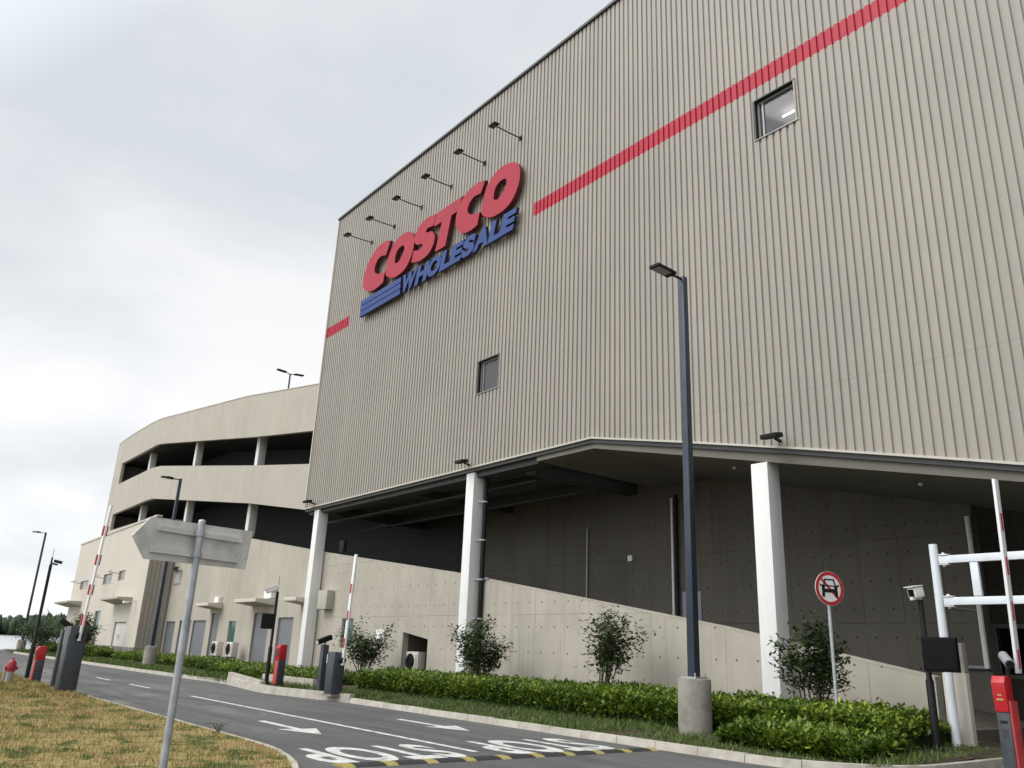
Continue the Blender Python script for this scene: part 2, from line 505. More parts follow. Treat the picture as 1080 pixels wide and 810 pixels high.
def fbm2(x, y, seed=0):
    r = np.random.default_rng(seed); z = np.zeros_like(x)
    for k in range(6):
        f = .35 * 1.8 ** k; a = r.random() * 6.28; ph = r.random(2) * 6.28
        z += np.sin((x * np.cos(a) + y * np.sin(a)) * f * 2 + ph[0]) * np.cos((y * np.cos(a) - x * np.sin(a)) * f * 1.7 + ph[1]) / (1.35 ** k)
    return z / 3

# ================================================================== SETTING
def poly_sheet(name, pts, mat, kind='structure', z=None):
    mb = MB(); mb.add([(p[0], p[1], p[2] if len(p) > 2 else z) for p in pts], [tuple(range(len(pts)))])
    o = mb.build(name, mat, kind=kind)
    if o.data.polygons[0].normal.z < 0: o.data.flip_normals()
    return o
ground = MB()
gx = [-92, -80, -40, 0, 60, 200, 700]; gy = [-700, -200, -60, 0, 40, 120, 300, 900]
V = [(x, y, -.03) for y in gy for x in gx]
ground.add(V, [(j * 7 + i, j * 7 + i + 1, j * 7 + i + 8, j * 7 + i + 7) for j in range(7) for i in range(6)])
ground.add([(-92, -700, -.03), (-92, 900, -.03), (-100, 900, -1.8), (-100, -700, -1.8)], [(0, 1, 2, 3)])
ground.build('ground', land_m, kind='structure')
MB().add([(-2600, -1600, -1.25), (-96, -1600, -1.25), (-96, 2200, -1.25), (-2600, 2200, -1.25)], [(0, 1, 2, 3)]).build('lake_water', water_m, kind='structure')
MB().add([(-6000, -4000, -.6), (-905, -4000, -.6), (-905, 4000, -.6), (-6000, 4000, -.6)], [(0, 1, 2, 3)]).build('far_shore', land_m, kind='structure')

# road: one sheet from the far junction to the junction where the camera stands
road = MB()
road.add([(-92, -60, 0), (60, -60, 0), (60, 17.9, 0), (-92, 17.9, 0)], [(0, 1, 2, 3)])
road.add([(-6.7, 17.9, 0), (60, 17.9, 0), (60, 30, .02), (-6.7, 30, .02)], [(0, 1, 2, 3)])
road = road.build('road', asphalt, kind='structure')

ZP = .004
mk = MB()
mk.add([(-26.2, 8.86, ZP), (-11.95, 8.90, ZP), (-11.95, 9.04, ZP), (-26.2, 9.00, ZP)], [(0, 1, 2, 3)])
mk.build('lane_line', line_white, road)
for x in (-32.6, -37.4, -44, -51, -58):
    MB().add([(x, 8.8, ZP), (x + 2.4 if x > -34 else x + 2.1, 8.8, ZP), (x + 2.4 if x > -34 else x + 2.1, 8.94, ZP), (x, 8.94, ZP)], [(0, 1, 2, 3)]).build('lane_dash', line_white, road)
def arrow(xc, yc):
    mb = MB()
    mb.add([(xc - 1.75, yc - .09, ZP), (xc + .05, yc - .09, ZP), (xc + .05, yc + .09, ZP), (xc - 1.75, yc + .09, ZP)], [(0, 1, 2, 3)])
    mb.add([(xc + .05, yc - .42, ZP), (xc + 1.1, yc - .02, ZP), (xc + 1.1, yc + .02, ZP), (xc + .05, yc + .42, ZP)], [(0, 1, 2, 3)])
    mb.build('arrow_marking', line_white, road)
arrow(-16.3, 7.72); arrow(-16.15, 11.08)

def text_mesh(body, size, extrude=0., offset=0., shear=0., space=1., res=6):
    c = bpy.data.curves.new('t', 'FONT'); c.body = body; c.size = size; c.extrude = extrude; c.offset = offset
    c.shear = shear; c.space_character = space; c.resolution_u = res
    o = bpy.data.objects.new('t', c); COL.objects.link(o)
    dg = bpy.context.evaluated_depsgraph_get()
    me = bpy.data.meshes.new_from_object(o.evaluated_get(dg))
    vs = [tuple(v.co) for v in me.vertices]; fs = [tuple(p.vertices) for p in me.polygons]
    bpy.data.objects.remove(o); bpy.data.curves.remove(c); bpy.data.meshes.remove(me)
    return vs, fs
def stop_text(y0, y1, x_base, length):
    vs, fs = text_mesh('STOP', 1, offset=.034, space=1.08)
    a = np.array(vs); a -= a.min(0); a /= np.maximum(a.max(0), 1e-6)
    # read by drivers who come from the far end: S on the building side, feet of the letters away
    mb = MB(); mb.add([(x_base + q[1] * length, y1 - q[0] * (y1 - y0), ZP) for q in a], fs)
    o = mb.build('stop_lettering', line_white, road)
    for p in o.data.polygons: pass
    return o
stop_text(6.0, 8.55, -13.25, 1.84)
stop_text(9.4, 11.95, -13.35, 1.94)

# kerbs
def kerb_run(path, closed_w=.16, h=.135, seg=1.0, name='kerb', side=1, zb=0.):
    P = [Vector((x, y, 0)) for x, y in path]
    pts = [P[0]]; 
    d = [0]
    for a, b in zip(P, P[1:]): d.append(d[-1] + (b - a).length)
    def at(s):
        s = min(max(s, 0), d[-1])
        for i in range(len(P) - 1):
            if s <= d[i + 1] + 1e-9:
                t = (s - d[i]) / max(1e-9, d[i + 1] - d[i]); q = P[i].lerp(P[i + 1], t); dr = (P[i + 1] - P[i]).normalized(); return q, dr
    mb = MB(); s = 0
    while s < d[-1] - .05:
        e = min(s + seg - .012, d[-1]); sub = 3 if seg > .6 else 1
        j = random.uniform(-.006, .006)
        for k in range(sub):
            (a, da), (b, db) = at(s + (e - s) * k / sub), at(s + (e - s) * (k + 1) / sub)
            na = Vector((-da.y, da.x, 0)) * side; nb = Vector((-db.y, db.x, 0)) * side
            hz = h + j
            mb.hexa([a + Vector((0, 0, zb)), b + Vector((0, 0, zb)), b + nb * closed_w + Vector((0, 0, zb)), a + na * closed_w + Vector((0, 0, zb)),
                     a + na * .02 + Vector((0, 0, hz)), b + nb * .02 + Vector((0, 0, hz)), b + nb * closed_w + Vector((0, 0, hz)), a + na * closed_w + Vector((0, 0, hz))])
        s += seg
    return mb.build(name, kerb_m, kind='structure')
north = [(-78, 12.0), (-60, 12.1), (-45, 12.3), (-36, 12.6), (-33.2, 12.6)]
kerb_run(north)
arc = [(-6.9 - 2.2 + 2.2 * sin(t), 12.6 + 2.2 - 2.2 * cos(t)) for t in np.linspace(0, pi / 2, 9)]
kerb_run([(-25.2, 12.6), (-9.2, 12.6)] + arc[1:] + [(-6.9, 17.5)])
lawn_edge = [(-78, 5.55), (-60, 5.62), (-40, 5.68), (-25, 5.72), (-14.6, 5.76)] + [(-13.6 + 7.6 * sin(t), -1.84 + 7.6 * cos(t)) for t in np.linspace(0, 1.9, 24)]
lawn_edge += [(-6.6, -9), (-6.8, -30)]
kerb_run([(p[0], p[1]) for p in lawn_edge], closed_w=.10, side=-1, h=.115)
# island under the middle gate
isl = [(-33.2, 12.58), (-28.35, 11.85), (-27.3, 11.85), (-23.2, 12.58)]
kerb_run(isl, h=.24, closed_w=.22)
MB().box(-33.15, -28.6, 14.0, 14.18, .0, .42).build('kerb', kerb_m, kind='structure')
MB().hexa([(-33.2, 12.62, .05), (-28.55, 12.02, .05), (-28.55, 12.2, .05), (-33.2, 12.8, .05), (-33.2, 12.62, .46), (-28.55, 12.02, .34), (-28.55, 12.2, .34), (-33.2, 12.8, .46)]).build('kerb', kerb_m, kind='structure')

# planting bed (rises gently to the wall)
def bed(name, pts_front, yb=18.62, zf=.10, zb=.30, mat=soil_m):
    mb = MB(); n = len(pts_front)
    vs = [(x, y, zf) for x, y in pts_front] + [(x, yb, zb) for x, y in pts_front]
    mb.add(vs, [(i, i + 1, n + i + 1, n + i) for i in range(n - 1)])
    return mb.build(name, mat, kind='structure')
bed('planting_bed', [(-84, 12.2), (-60, 12.26), (-45, 12.46), (-33.2, 12.74), (-28.3, 12.1), (-27.3, 12.1), (-23.2, 12.74), (-9.3, 12.74), (-8.3, 13.1), (-7.6, 13.9), (-7.05, 15.2)])
lawn = MB()
inn = [(x - .0, y - .10) for x, y in lawn_edge[:5]] + [(-13.6 + 7.5 * sin(t), -1.84 + 7.5 * cos(t)) for t in np.linspace(0, 1.9, 24)] + [(-6.7, -9), (-6.9, -30)]
n = len(inn)
lawn.add([(x, y, .105) for x, y in inn] + [(-92, -30, .105), (-92, 5.5, .105)], [tuple(range(n + 2))])
lw = lawn.build('lawn', lawn_base, kind='structure')
if lw.data.polygons[0].normal.z < 0: lw.data.flip_normals()

# dry grass on the lawn
def lawn_inside(x, y):
    ok = (y < 5.62) & (x > -90)
    r = np.hypot(x + 13.6, y + 1.84)
    return ok & ((x < -13.6) | (r < 7.5))
def scatter(n, x0, x1, y0, y1): return rng.uniform(x0, x1, n), rng.uniform(y0, y1, n)
PX = []; 
for nn, a in ((70000, (-22, -6.5, 0, 5.7)), (45000, (-36, -22, 1.5, 5.7)), (26000, (-62, -36, 2, 5.7))):
    x, y = scatter(nn, *a); clump = fbm2(x * 2.2, y * 2.2, 3)
    keep = lawn_inside(x, y) & (clump + rng.random(nn) * 1.1 > .25)
    PX.append(np.stack([x[keep], y[keep], np.full(keep.sum(), .10)], 1))
P = np.concatenate(PX)
far = (P[:, 0] < -24)
V, F, r = blades(P, np.where(far, .085, .06), np.where(far, .022, .011), .9)
g = quads_mesh('grass', V, F, r, lawn_blade)
tag(g, 'short dry tan grass with green patches on the verge beside the road', 'grass', kind='stuff')

# ================================================================== WAREHOUSE (metal upper storeys)
YF = 18.0
wh = thing('warehouse_building', (-20, 18, 0), 'huge beige corrugated metal warehouse with red stripe, raised over an open ramp on white columns', 'building')
edge_z = lerp_pts([(-40, 8.30), (-18.48, 8.37), (-14.8, 7.60), (-10.88, 6.75), (-7.52, 5.98), (-6.08, 5.64), (-1.5, 4.62), (-1.49, 4.62), (14, 4.60)])
TOP = 25.3
XL, XR = -39.72, 14.0
PIT = .2255
wins = [(-11.70, -10.35, 16.17, 17.52), (-25.03, -23.68, 11.30, 12.66)]
cl = MB()
# trapezoidal profile: outer flat, flank, pan, flank
prof = []
x = XL; 
while x < XR:
    prof += [(x, 0.), (x + .136, 0.), (x + .149, .046), (x + .212, .046)]
    x += PIT
prof = [(a, b) for a, b in prof if a <= XR]
for (xa, da), (xb, db) in zip(prof, prof[1:]):
    m = (xa + xb) / 2
    za, zb = edge_z(xa), edge_z(xb); zm = edge_z(m)
    br = [None, TOP]
    cuts = []
    w = [q for q in wins if q[0] < m < q[1]]
    stripe = (17.97, 18.55) if m > -21.85 else ((17.80, 18.40) if m < -37.1 else None)
    lv = [(None, 0)]
    marks = sorted([q for ww in w for q in (ww[2], ww[3])] + (list(stripe) if stripe else []) + [TOP])
    lo = None
    for z in marks:
        l0, l1 = (za, zb) if lo is None else (lo, lo)
        zc = ((l0 + l1) / 2 + z) / 2
        if any(ww[2] < zc < ww[3] for ww in w): lo = z; continue
        mi = 1 if stripe and stripe[0] < zc < stripe[1] else 0
        cl.add([(xa, YF - .05 + da, l0), (xb, YF - .05 + db, l1), (xb, YF - .05 + db, z), (xa, YF - .05 + da, z)], [(0, 1, 2, 3)], mi)
        lo = z
cl.build('cladding', [clad, clad_red], wh, fixn=False)
# left end wall and roof, and the solid body behind the sheeting
end = MB(); y = YF
while y < 70:
    q = [(y, 0.), (y + .138, 0.), (y + .156, .034), (y + .207, .034), (y + PIT, 0.)]
    for (ya, da), (yb, db) in zip(q, q[1:]):
        end.add([(XL - .03 + da, ya, 8.3), (XL - .03 + db, yb, 8.3), (XL - .03 + db, yb, TOP), (XL - .03 + da, ya, TOP)], [(0, 1, 2, 3)])
    y += PIT
end.build('end_cladding', clad, wh, fixn=False)
bd = MB()
wall_xz(bd, [XL + .05, -18.48, -14.8, -10.88, -7.52, -6.08, -1.5, XR], YF + .02, YF + .22, lambda x: max(edge_z(x), 4.0) + .02, TOP - .1, [(a, b, c, d) for a, b, c, d in wins])
bd.build('inner_wall', reveal_m, wh)
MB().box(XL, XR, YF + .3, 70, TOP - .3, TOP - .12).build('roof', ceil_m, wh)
MB().box(XL - .12, XR, YF - .14, YF + .10, TOP - .03, TOP + .10).box(XL - .12, XL + .06, YF + .10, 70, TOP - .03, TOP + .10).build('coping', trim_dark, wh, bevel=.01)
MB().bar((XL - .03, YF - .06, 8.3), (XL - .03, YF - .06, TOP - .1), .10, .10).build('corner_flashing', trim_light, wh)
# lower flashing: pale drip, dark channel
xs = [XL, -30, -18.48, -14.8, -10.88, -7.52, -6.08, -1.5, XR]
fl = MB(); wall_xz(fl, xs, YF - .11, YF - .02, lambda x: edge_z(x) - .045, lambda x: edge_z(x) + .012); fl.build('drip_flashing', trim_light, wh)
fl = MB(); wall_xz(fl, xs, YF - .03, YF + .14, lambda x: edge_z(x) - .17, lambda x: edge_z(x) - .047); fl.build('dark_channel', trim_dark, wh)
# sloping slab whose edge shows under the sheeting
sl_b = lerp_pts([(-21.34, 8.03), (-18.49, 8.03), (-6.13, 5.28), (-2.2, 4.40), (14, 4.40)])
sl_t = lambda x: min(edge_z(x) - .172, sl_b(x) + .45)
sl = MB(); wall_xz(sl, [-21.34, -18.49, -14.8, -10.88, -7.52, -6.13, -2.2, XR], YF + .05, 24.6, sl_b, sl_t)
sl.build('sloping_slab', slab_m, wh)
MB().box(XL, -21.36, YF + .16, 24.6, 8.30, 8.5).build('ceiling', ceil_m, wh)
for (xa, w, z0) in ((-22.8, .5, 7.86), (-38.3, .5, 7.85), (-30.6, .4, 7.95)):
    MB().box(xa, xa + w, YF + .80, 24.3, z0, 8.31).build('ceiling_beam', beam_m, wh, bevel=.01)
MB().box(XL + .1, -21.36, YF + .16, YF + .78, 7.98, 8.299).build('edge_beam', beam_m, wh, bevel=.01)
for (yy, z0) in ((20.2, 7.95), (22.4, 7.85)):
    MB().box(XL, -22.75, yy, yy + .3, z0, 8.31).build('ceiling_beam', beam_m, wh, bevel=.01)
pp = MB()
for yy, zz, r in ((19.3, 7.75, .05), (19.55, 7.75, .035), (21.4, 7.6, .06)):
    pp.tube([(XL, yy, zz), (-22.8, yy, zz)], r, 8)
    for xx in np.arange(-38, -23, 2.6): pp.tube([(xx, yy, zz), (xx, yy, 8.31)], .014, 6)
pp.build('service_pipe', beam_m, wh, smooth=True)
for xx in (-14.2, -8.9):
    MB().lathe((xx, 19.6, sl_b(xx) - .10), [(.02, 0), (.05, .02), (.055, .05), (.03, .09)], 12).build('ceiling_lamp', cam_white, wh, smooth=True)
# columns
for xx, zt in ((-12.54, 6.60), (-25.5, 8.16), (-38.74, 8.16), (.55, 4.45)):
    c = MB(); c.box(xx, xx + .5, YF + .02, YF + .55, 0, min(zt, sl_b(xx) if xx > -21 else 8.28)); c.build('column', white_col, wh, bevel=.018)
# black downpipe with clamps on the middle column
MB().tube([(-24.83, YF + .50, .2), (-24.83, YF + .50, 8.2)], .085, 12).build('downpipe', black_m, wh, smooth=True)
for zz in (7.05, 5.6, 4.15, 2.75):
    MB().bar((-25.0, YF + .25, zz), (-24.74, YF + .44, zz), .05, .05).tube([(-24.83, YF + .50, zz - .03), (-24.83, YF + .50, zz + .03)], .105, 12).build('pipe_clamp', galv, wh)
# windows
for (a, b, c, d) in wins:
    fr = MB(); y0, y1 = YF + .09, YF + .16; t = .07
    fr.box(a, b, y0, y1, c, c + t).box(a, b, y0, y1, d - t, d).box(a, a + t, y0, y1, c + t, d - t).box(b - t, b, y0, y1, c + t, d - t)
    fr.box(a + .16, a + .21, y0, y1 - .01, c + t, d - t)
    wo = fr.build('window', frame_alu, wh)
    MB().box(a + t, b - t, YF + .125, YF + .135, c + t, d - t).build('pane', pane_m, wo)
    s = MB(); s.box(a - .06, b + .05, YF - .085, YF + .1, c - .03, c); s.build('sill', frame_alu, wo, bevel=.004)
    rv = MB(); rv.box(a - .035, a, YF - .06, YF + .2, c, d + .03).box(b, b + .035, YF - .06, YF + .2, c, d + .03).box(a, b, YF - .06, YF + .2, d, d + .03)
    rv.build('reveal', reveal_m, wo)
    rm = MB(); x0, x1, y0, y1, z0, z1 = a - .8, b + .8, YF + .26, YF + 4, c - .9, d + .5
    rm.add([(x0, y0, z0), (x1, y0, z0), (x1, y1, z0), (x0, y1, z0), (x0, y0, z1), (x1, y0, z1), (x1, y1, z1), (x0, y1, z1)],
           [(0, 3, 2, 1), (4, 5, 6, 7), (1, 2, 6, 5), (2, 3, 7, 6), (3, 0, 4, 7)])
    rm.build('room_lining', room_m, wo, fixn=False)
    if a > -15:
        MB().tube([(a - .10, YF + 1.62, d + .36), (a + .62, YF + 1.62, d + .36)], .03, 8).build('tube_lamp', tube_m, wo)

# ================================================================== PARKING STRUCTURE (ramps, left part, concrete base)
pk = thing('parking_structure', (-50, 18.05, 0), 'cream concrete parking ramp building with long dark sloping openings left of the metal warehouse', 'building')
YP = 18.60
KS = 18.60 / 18.06                      # wall plane sits behind the columns
ZS = lambda z: 1.6 + (z - 1.6) * KS
def pts_s(P): return lerp_pts([(x * KS, ZS(z)) for x, z in P])
LB = pts_s([(-84.2, 10.75), (-70.5, 10.68), (-69.0, 10.55), (-47, 7.30), (-37.28, 5.89), (-25.85, 4.37), (-13.7, 2.45), (-8.38, 1.45)])
LT = pts_s([(-84.2, 12.20), (-71.5, 12.34), (-69.2, 12.28), (-46.77, 9.37), (-39.7, 8.25)])
UB = pts_s([(-84.2, 15.05), (-71, 15.06), (-68.5, 14.86), (-47.63, 11.80), (-39.6, 10.69)])
UT = pts_s([(-84.2, 17.05), (-70.5, 17.0), (-68.5, 16.74), (-48.3, 13.72), (-39.7, 12.55)])
RT = pts_s([(-84.25, 19.25), (-82.7, 19.40), (-79, 19.47), (-76.4, 19.45), (-73.5, 19.42), (-70.75, 19.28), (-68.7, 19.05), (-66.7, 18.80), (-51.04, 16.94), (-39.6, 15.19)])
XE = -84.2 * KS
XEND = -8.38 * KS
lower = [x * KS for x in (-60.5, -47, -37.28, -25.85, -13.7, -8.38)]
doors = [(-60.2, -58.25, 2.72), (-57.4, -55.05, 2.77), (-54.75, -52.35, 2.77), (-51.5, -50.2, 3.18), (-44.9, -42.85, 3.15), (-41.65, -39.8, 2.87), (-37.4, -35.95, 3.18)]
doors = [(a * KS, b * KS, ZS(t)) for a, b, t in doors]
dwin = [(a * KS, b * KS, ZS(c), ZS(d)) for a, b, c, d in [(-48.5, -47.4, 1.35, 2.71), (-34.62, -33.55, 1.55, 2.79)]]
niche_t = pts_s([(-29.33, 2.24), (-27.5, 1.98)])
holes = [(a, b, .30, t) for a, b, t in doors] + [(a, b, c, d) for a, b, c, d in dwin] + [(-29.33 * KS, -27.5 * KS, .30, niche_t)]
XM = -37.9
mb = MB(); wall_xz(mb, [x for x in lower if x > XM and x != lower[2]] + [XM], YP, YP + .28, 0, LB, [h for h in holes if h[0] > XM])
mb.build('ramp_wall', conc, pk)
mb = MB(); wall_xz(mb, [lower[0], lower[1], lower[2], XM], YP, YP + .28, 0, LB, [h for h in holes if h[1] < XM])
mb.build('ground_floor_wall', plast, pk)
# coping strip of the ramp parapet (a lighter bull-nosed edge)
mb = MB(); wall_xz(mb, lower, YP - .006, YP + .30, lambda x: LB(x) + .001, lambda x: LB(x) + .05); mb.build('parapet_coping', plast, pk)
mb = MB(); wall_xz(mb, [XE, -70.5 * KS, -69.0 * KS, -60.51 * KS], YP, YP + .28, 8, LB); mb.build('lower_band', render_w, pk)
bxs = [XE] + [x * KS for x in (-71.5, -71, -70.5, -69.2, -68.5, -60, -48)] + [-39.4]
mb = MB(); wall_xz(mb, bxs, YP, YP + .28, LT, UB); mb.build('middle_band', render_w, pk)
mb = MB(); wall_xz(mb, [XE] + [x * KS for x in (-82.7, -79, -76.4, -73.5, -70.75, -70.5, -68.7, -68.5, -66.7, -51.04, -48.3)] + [-39.4], YP, YP + .28, UT, RT); mb.build('roof_band', render_w, pk)
mb = MB(); wall_xz(mb, [XE] + [x * KS for x in (-82.7, -79, -76.4, -73.5, -70.75, -68.7, -66.7, -51.04)] + [-39.4], YP - .03, YP + .31, lambda x: RT(x) + .001, lambda x: RT(x) + .05); mb.build('parapet_flashing', trim_light, pk)
# piers that close the openings at the far end
mb = MB(); wall_xz(mb, [XE, -81.6 * KS], YP + .004, YP + .27, UB, UT); mb.build('end_pier', render_w, pk)
mb = MB(); wall_xz(mb, [XE, -81.4 * KS], YP + .004, YP + .27, LB, LT); mb.build('end_pier', render_w, pk)
# far end wall, floors, back wall
mb = MB(); mb.box(XE, XE + .3, YP + .29, 40, 0, 19.7); mb.build('end_wall', render_w, pk)
mb = MB()
wall_xz(mb, [XE + .3, -71, -69, -47, -39.8], YP + .29, 24.2, lambda x: LT(x) + .25, lambda x: LT(x) + .6)
wall_xz(mb, [XE + .3, -71, -69, -47, -39.8], YP + .29, 24.2, lambda x: UT(x) + .25, lambda x: UT(x) + .6)
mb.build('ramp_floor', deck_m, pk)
mb = MB(); wall_xz(mb, [XE + .3, -70, -69, -47, -37, -26, -13.7, XEND], YP + .29, 24.2, lambda x: max(LB(x) - 1.4, .02), lambda x: max(LB(x) - 1.05, .06)); mb.build('lower_ramp', conc_shaded, pk)
mb = MB(); wall_xz(mb, [XE + .3, -39.8], 24.2, 24.5, 0, 19); wall_xz(mb, [-39.8, -33.4], 24.2, 24.5, 0, 8.6); mb.build('upper_back_wall', deck_m, pk)  # darker stretch of the back wall, its shade painted by colour
mb = MB(); wall_xz(mb, [-33.4, -21.3], 24.2, 24.5, 0, 8.6); mb.build('back_wall', conc_shaded, pk)
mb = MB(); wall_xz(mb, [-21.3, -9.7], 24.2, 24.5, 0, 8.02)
mb.build('back_wall', conc_shaded, pk)
mb = MB(); wall_xz(mb, [-13, 14], 27, 27.3, 0, 8.0, [(-10.7, -6.4, 1.48, 3.0)]); mb.build('rear_wall', conc_shaded, pk)
# vents of the far stair tower
mb = MB(); mb.box(-91.3, XE - .01, 19.8, 26, 0, 17.4); mb.build('stair_tower', paint('tower_grey', (.42, .40, .37), .8, var=.08), pk)
# inner columns behind the upper openings, thirteen metres apart
for xx in (-51.7, -64.7, -77.7):
    MB().box(xx, xx + .5, 19.4, 19.9, 8, LT(xx + .25) + .3).build('column', white_col, pk, bevel=.015)
    MB().box(xx, xx + .5, 19.4, 19.9, UB(xx + .25) - 1.2, UT(xx + .25) + .3).build('column', white_col, pk, bevel=.015)
MB().tube([(-41.8, 19.3, 10.9), (-41.8, 19.3, 13.2)], .05, 8).tube([(-42.6, 19.3, 11.0), (-42.6, 19.3, 13.2)], .03, 8).build('riser_pipe', galv, pk, smooth=True)
# grey doors with frames
for i, (a, b, t) in enumerate(doors):
    d = MB(); d.box(a + .04, b - .04, YP + .10, YP + .15, .31, t - .04)
    dd = d.build('door', door_grey, pk)
    MB().box(a, a + .04, YP + .06, YP + .2, .3, t).box(b - .04, b, YP + .06, YP + .2, .3, t).box(a + .04, b - .04, YP + .06, YP + .2, t - .04, t).build('frame', door_grey, dd)
    MB().box((a + b) / 2 - .006, (a + b) / 2 + .006, YP + .094, YP + .1, .31, t - .04).bar((a + .18, YP + .06, 1.25), (a + .34, YP + .06, 1.25), .03, .03).bar((a + .2, YP + .06, 1.25), (a + .2, YP + .1, 1.25), .03, .03).build('handle', galv, dd)
for (a, b, c, d), gm in zip(dwin, (green_glass, teal_glass)):
    f = MB(); f.box(a, b, YP + .08, YP + .14, c, c + .05).box(a, b, YP + .08, YP + .14, d - .05, d).box(a, a + .05, YP + .08, YP + .14, c + .05, d - .05).box(b - .05, b, YP + .08, YP + .14, c + .05, d - .05)
    wo = f.build('window', frame_alu, pk)
    MB().box(a + .05, b - .05, YP + .10, YP + .11, c + .05, d - .05).build('pane', gm, wo)
a, b = -29.33 * KS, -27.5 * KS
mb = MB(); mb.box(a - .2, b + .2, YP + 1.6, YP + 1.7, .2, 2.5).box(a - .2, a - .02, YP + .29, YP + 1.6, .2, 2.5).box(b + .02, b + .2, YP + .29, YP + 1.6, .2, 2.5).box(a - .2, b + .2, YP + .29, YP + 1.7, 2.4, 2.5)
mb.build('niche_lining', conc_shaded, pk)
# door canopies with flood lamps on top
for a, b, yf, zt in ((-53.5, -51.3, 17.65, 3.80), (-46.7, -43.5, 17.45, 3.87), (-40.3, -38.82, 17.6, 3.84)):
    m = MB(); m.hexa([(a, yf, zt - .20), (b, yf, zt - .20), (b, YP - .003, zt - .34), (a, YP - .003, zt - .34), (a, yf, zt - .02), (b, yf, zt - .02), (b, YP - .003, zt), (a, YP - .003, zt)])
    c = m.build('canopy', block_w, pk, bevel=.015)
MB().box(-44.6, -43.6, YP - .28, YP - .003, 3.90, 4.30).build('lamp_box', cam_white, pk, bevel=.02)
MB().box(-52.3, -51.6, YP - .26, YP - .003, 3.83, 4.18).build('lamp_box', cam_white, pk, bevel=.02)
MB().box(-37.65, -36.7, 18.2, YP - .003, 3.24, 4.12).build('duct_box', render_w, pk, bevel=.02)
# high small window by the service block
f = MB(); f.box(-61.9, -60.4, YP - .02, YP - .003, 5.25, 6.25); wo = f.build('window', frame_alu, pk)
MB().box(-61.8, -60.5, YP - .028, YP - .021, 5.35, 6.1).build('pane', paint('blind_grey', (.45, .44, .41), .4), wo)
MB().bar((-62.0, YP - .05, 6.3), (-60.2, YP - .45, 6.4), .3, .04).build('awning', trim_dark, wo)
# pipes and plates on the dark wall
for xx, z0, z1, r, yy in ((-20.42, 3.05, 7.5, .055, 24.12), (-25.05, 3.6, 6.8, .03, 24.12), (-9.78, 1.72, 5.75, .07, 24.1)):
    MB().tube([(xx, yy, z0), (xx, yy, z1)], r, 8).build('conduit', cam_white if r > .05 else galv, pk, smooth=True)
MB().tube([(-9.78, 24.1, 1.74), (-11.2, 24.1, 1.74)], .05, 8).build('conduit', cam_grey, pk, smooth=True)
MB().tube([(-9.78, 24.1, 3.2), (-10.9, 24.1, 3.35)], .015, 6).build('conduit', cam_grey, pk, smooth=True)
MB().tube([(-20.22, 24.1, 2.9), (-20.22, 24.1, 7.6)], .06, 8).build('conduit', black_m, pk, smooth=True)
MB().box(-20.05, -19.2, 24.17, 24.195, 2.95, 4.0).build('wall_plate', plate_m, pk)
MB().box(-22.72, -22.5, 24.10, 24.195, 5.25, 5.47).build('junction_box', cam_white, pk)
MB().tube([(-25.15, YP - .04, .4), (-25.15, YP - .04, 4.22)], .035, 8).tube([(-25.15, YP - .04, 4.22), (-24.5, YP - .02, 4.18)], .03, 8).build('conduit', galv, pk, smooth=True)
# end pier of the ramp wall beside the entrance
MB().box(-8.03, -7.58, 17.62, 17.80, 0, 1.58).build('end_block', block_w, pk, bevel=.015)
MB().box(-7.98, -7.66, 17.81, 18.0, 0, 2.16).build('end_post', plinth_c, pk, bevel=.01)
# ticket booth window in the rear wall
f = MB(); y0, y1 = 26.9, 26.98; a, b, c, d = -10.7, -6.4, 1.48, 3.0
f.box(a, b, y0, y1, c, c + .12).box(a, b, y0, y1, d - .12, d).box(a, a + .14, y0, y1, c + .12, d - .12).box(b - .14, b, y0, y1, c + .12, d - .12).box(-8.2, -8.08, y0, y1, c + .12, d - .12)
wo = f.build('window', frame_alu, pk); MB().box(a + .1, b - .1, 27.05, 27.07, c + .1, d - .1).build('pane', dark_glass, wo)

# ================================================================== SERVICE BLOCK
sb = thing('service_block', (-70, 16.3, 0), 'pale cream two storey service block with flat canopies, before the parking building', 'building')
YB = 16.85
KB = 16.85 / 16.3
ZB = lambda z: 1.6 + (z - 1.6) * KB
bt = lerp_pts([(-83 * KB, ZB(9.34)), (-60.4 * KB, ZB(9.72))])
bdoor = (-66.5 * KB, -63.4 * KB, ZB(2.6)); tw = (-73.0 * KB, -71.2 * KB, ZB(2.0), ZB(3.45))
bw = [(-72.4, -69.8, 5.45, 6.26), (-67.95, -66.2, 5.60, 6.32), (-80.2, -77.4, 5.32, 6.02)]
bw = [(a * KB, b * KB, ZB(c), ZB(d)) for a, b, c, d in bw]
BL, BR = -83 * KB, -60.4 * KB
mb = MB(); wall_xz(mb, [BL, BR - .02], YB, YB + .3, 0, bt, [(bdoor[0], bdoor[1], .45, bdoor[2]), tw] + bw); mb.build('front_wall', block_w, sb)
mb = MB(); wall_xz(mb, [BL - .1, BR + .1], YB - .06, YB + .34, lambda x: bt(x) + .002, lambda x: bt(x) + .14); mb.build('parapet_cap', trim_light, sb)
mb = MB(); mb.box(BL, BL + .3, YB + .302, YP + .2, 0, 9.5).box(BL + .3, BR - .4, YB + .302, YP - .01, 9.2, 9.4); mb.build('side_wall', block_w, sb)
sd = MB(); y = YB + .004
while y < YP - .12:
    for ya, yb, da, db in ((y, y + .2, .0, .0), (y + .2, y + .22, .0, .04), (y + .22, y + .27, .04, .04), (y + .27, y + .29, .04, .0)):
        yb = min(yb, YP - .004)
        if yb > ya: sd.add([(BR + .04 - da, ya, .9), (BR + .04 - db, yb, .9), (BR + .04 - db, yb, 9.95), (BR + .04 - da, ya, 9.95)], [(0, 1, 2, 3)])
    y += .29
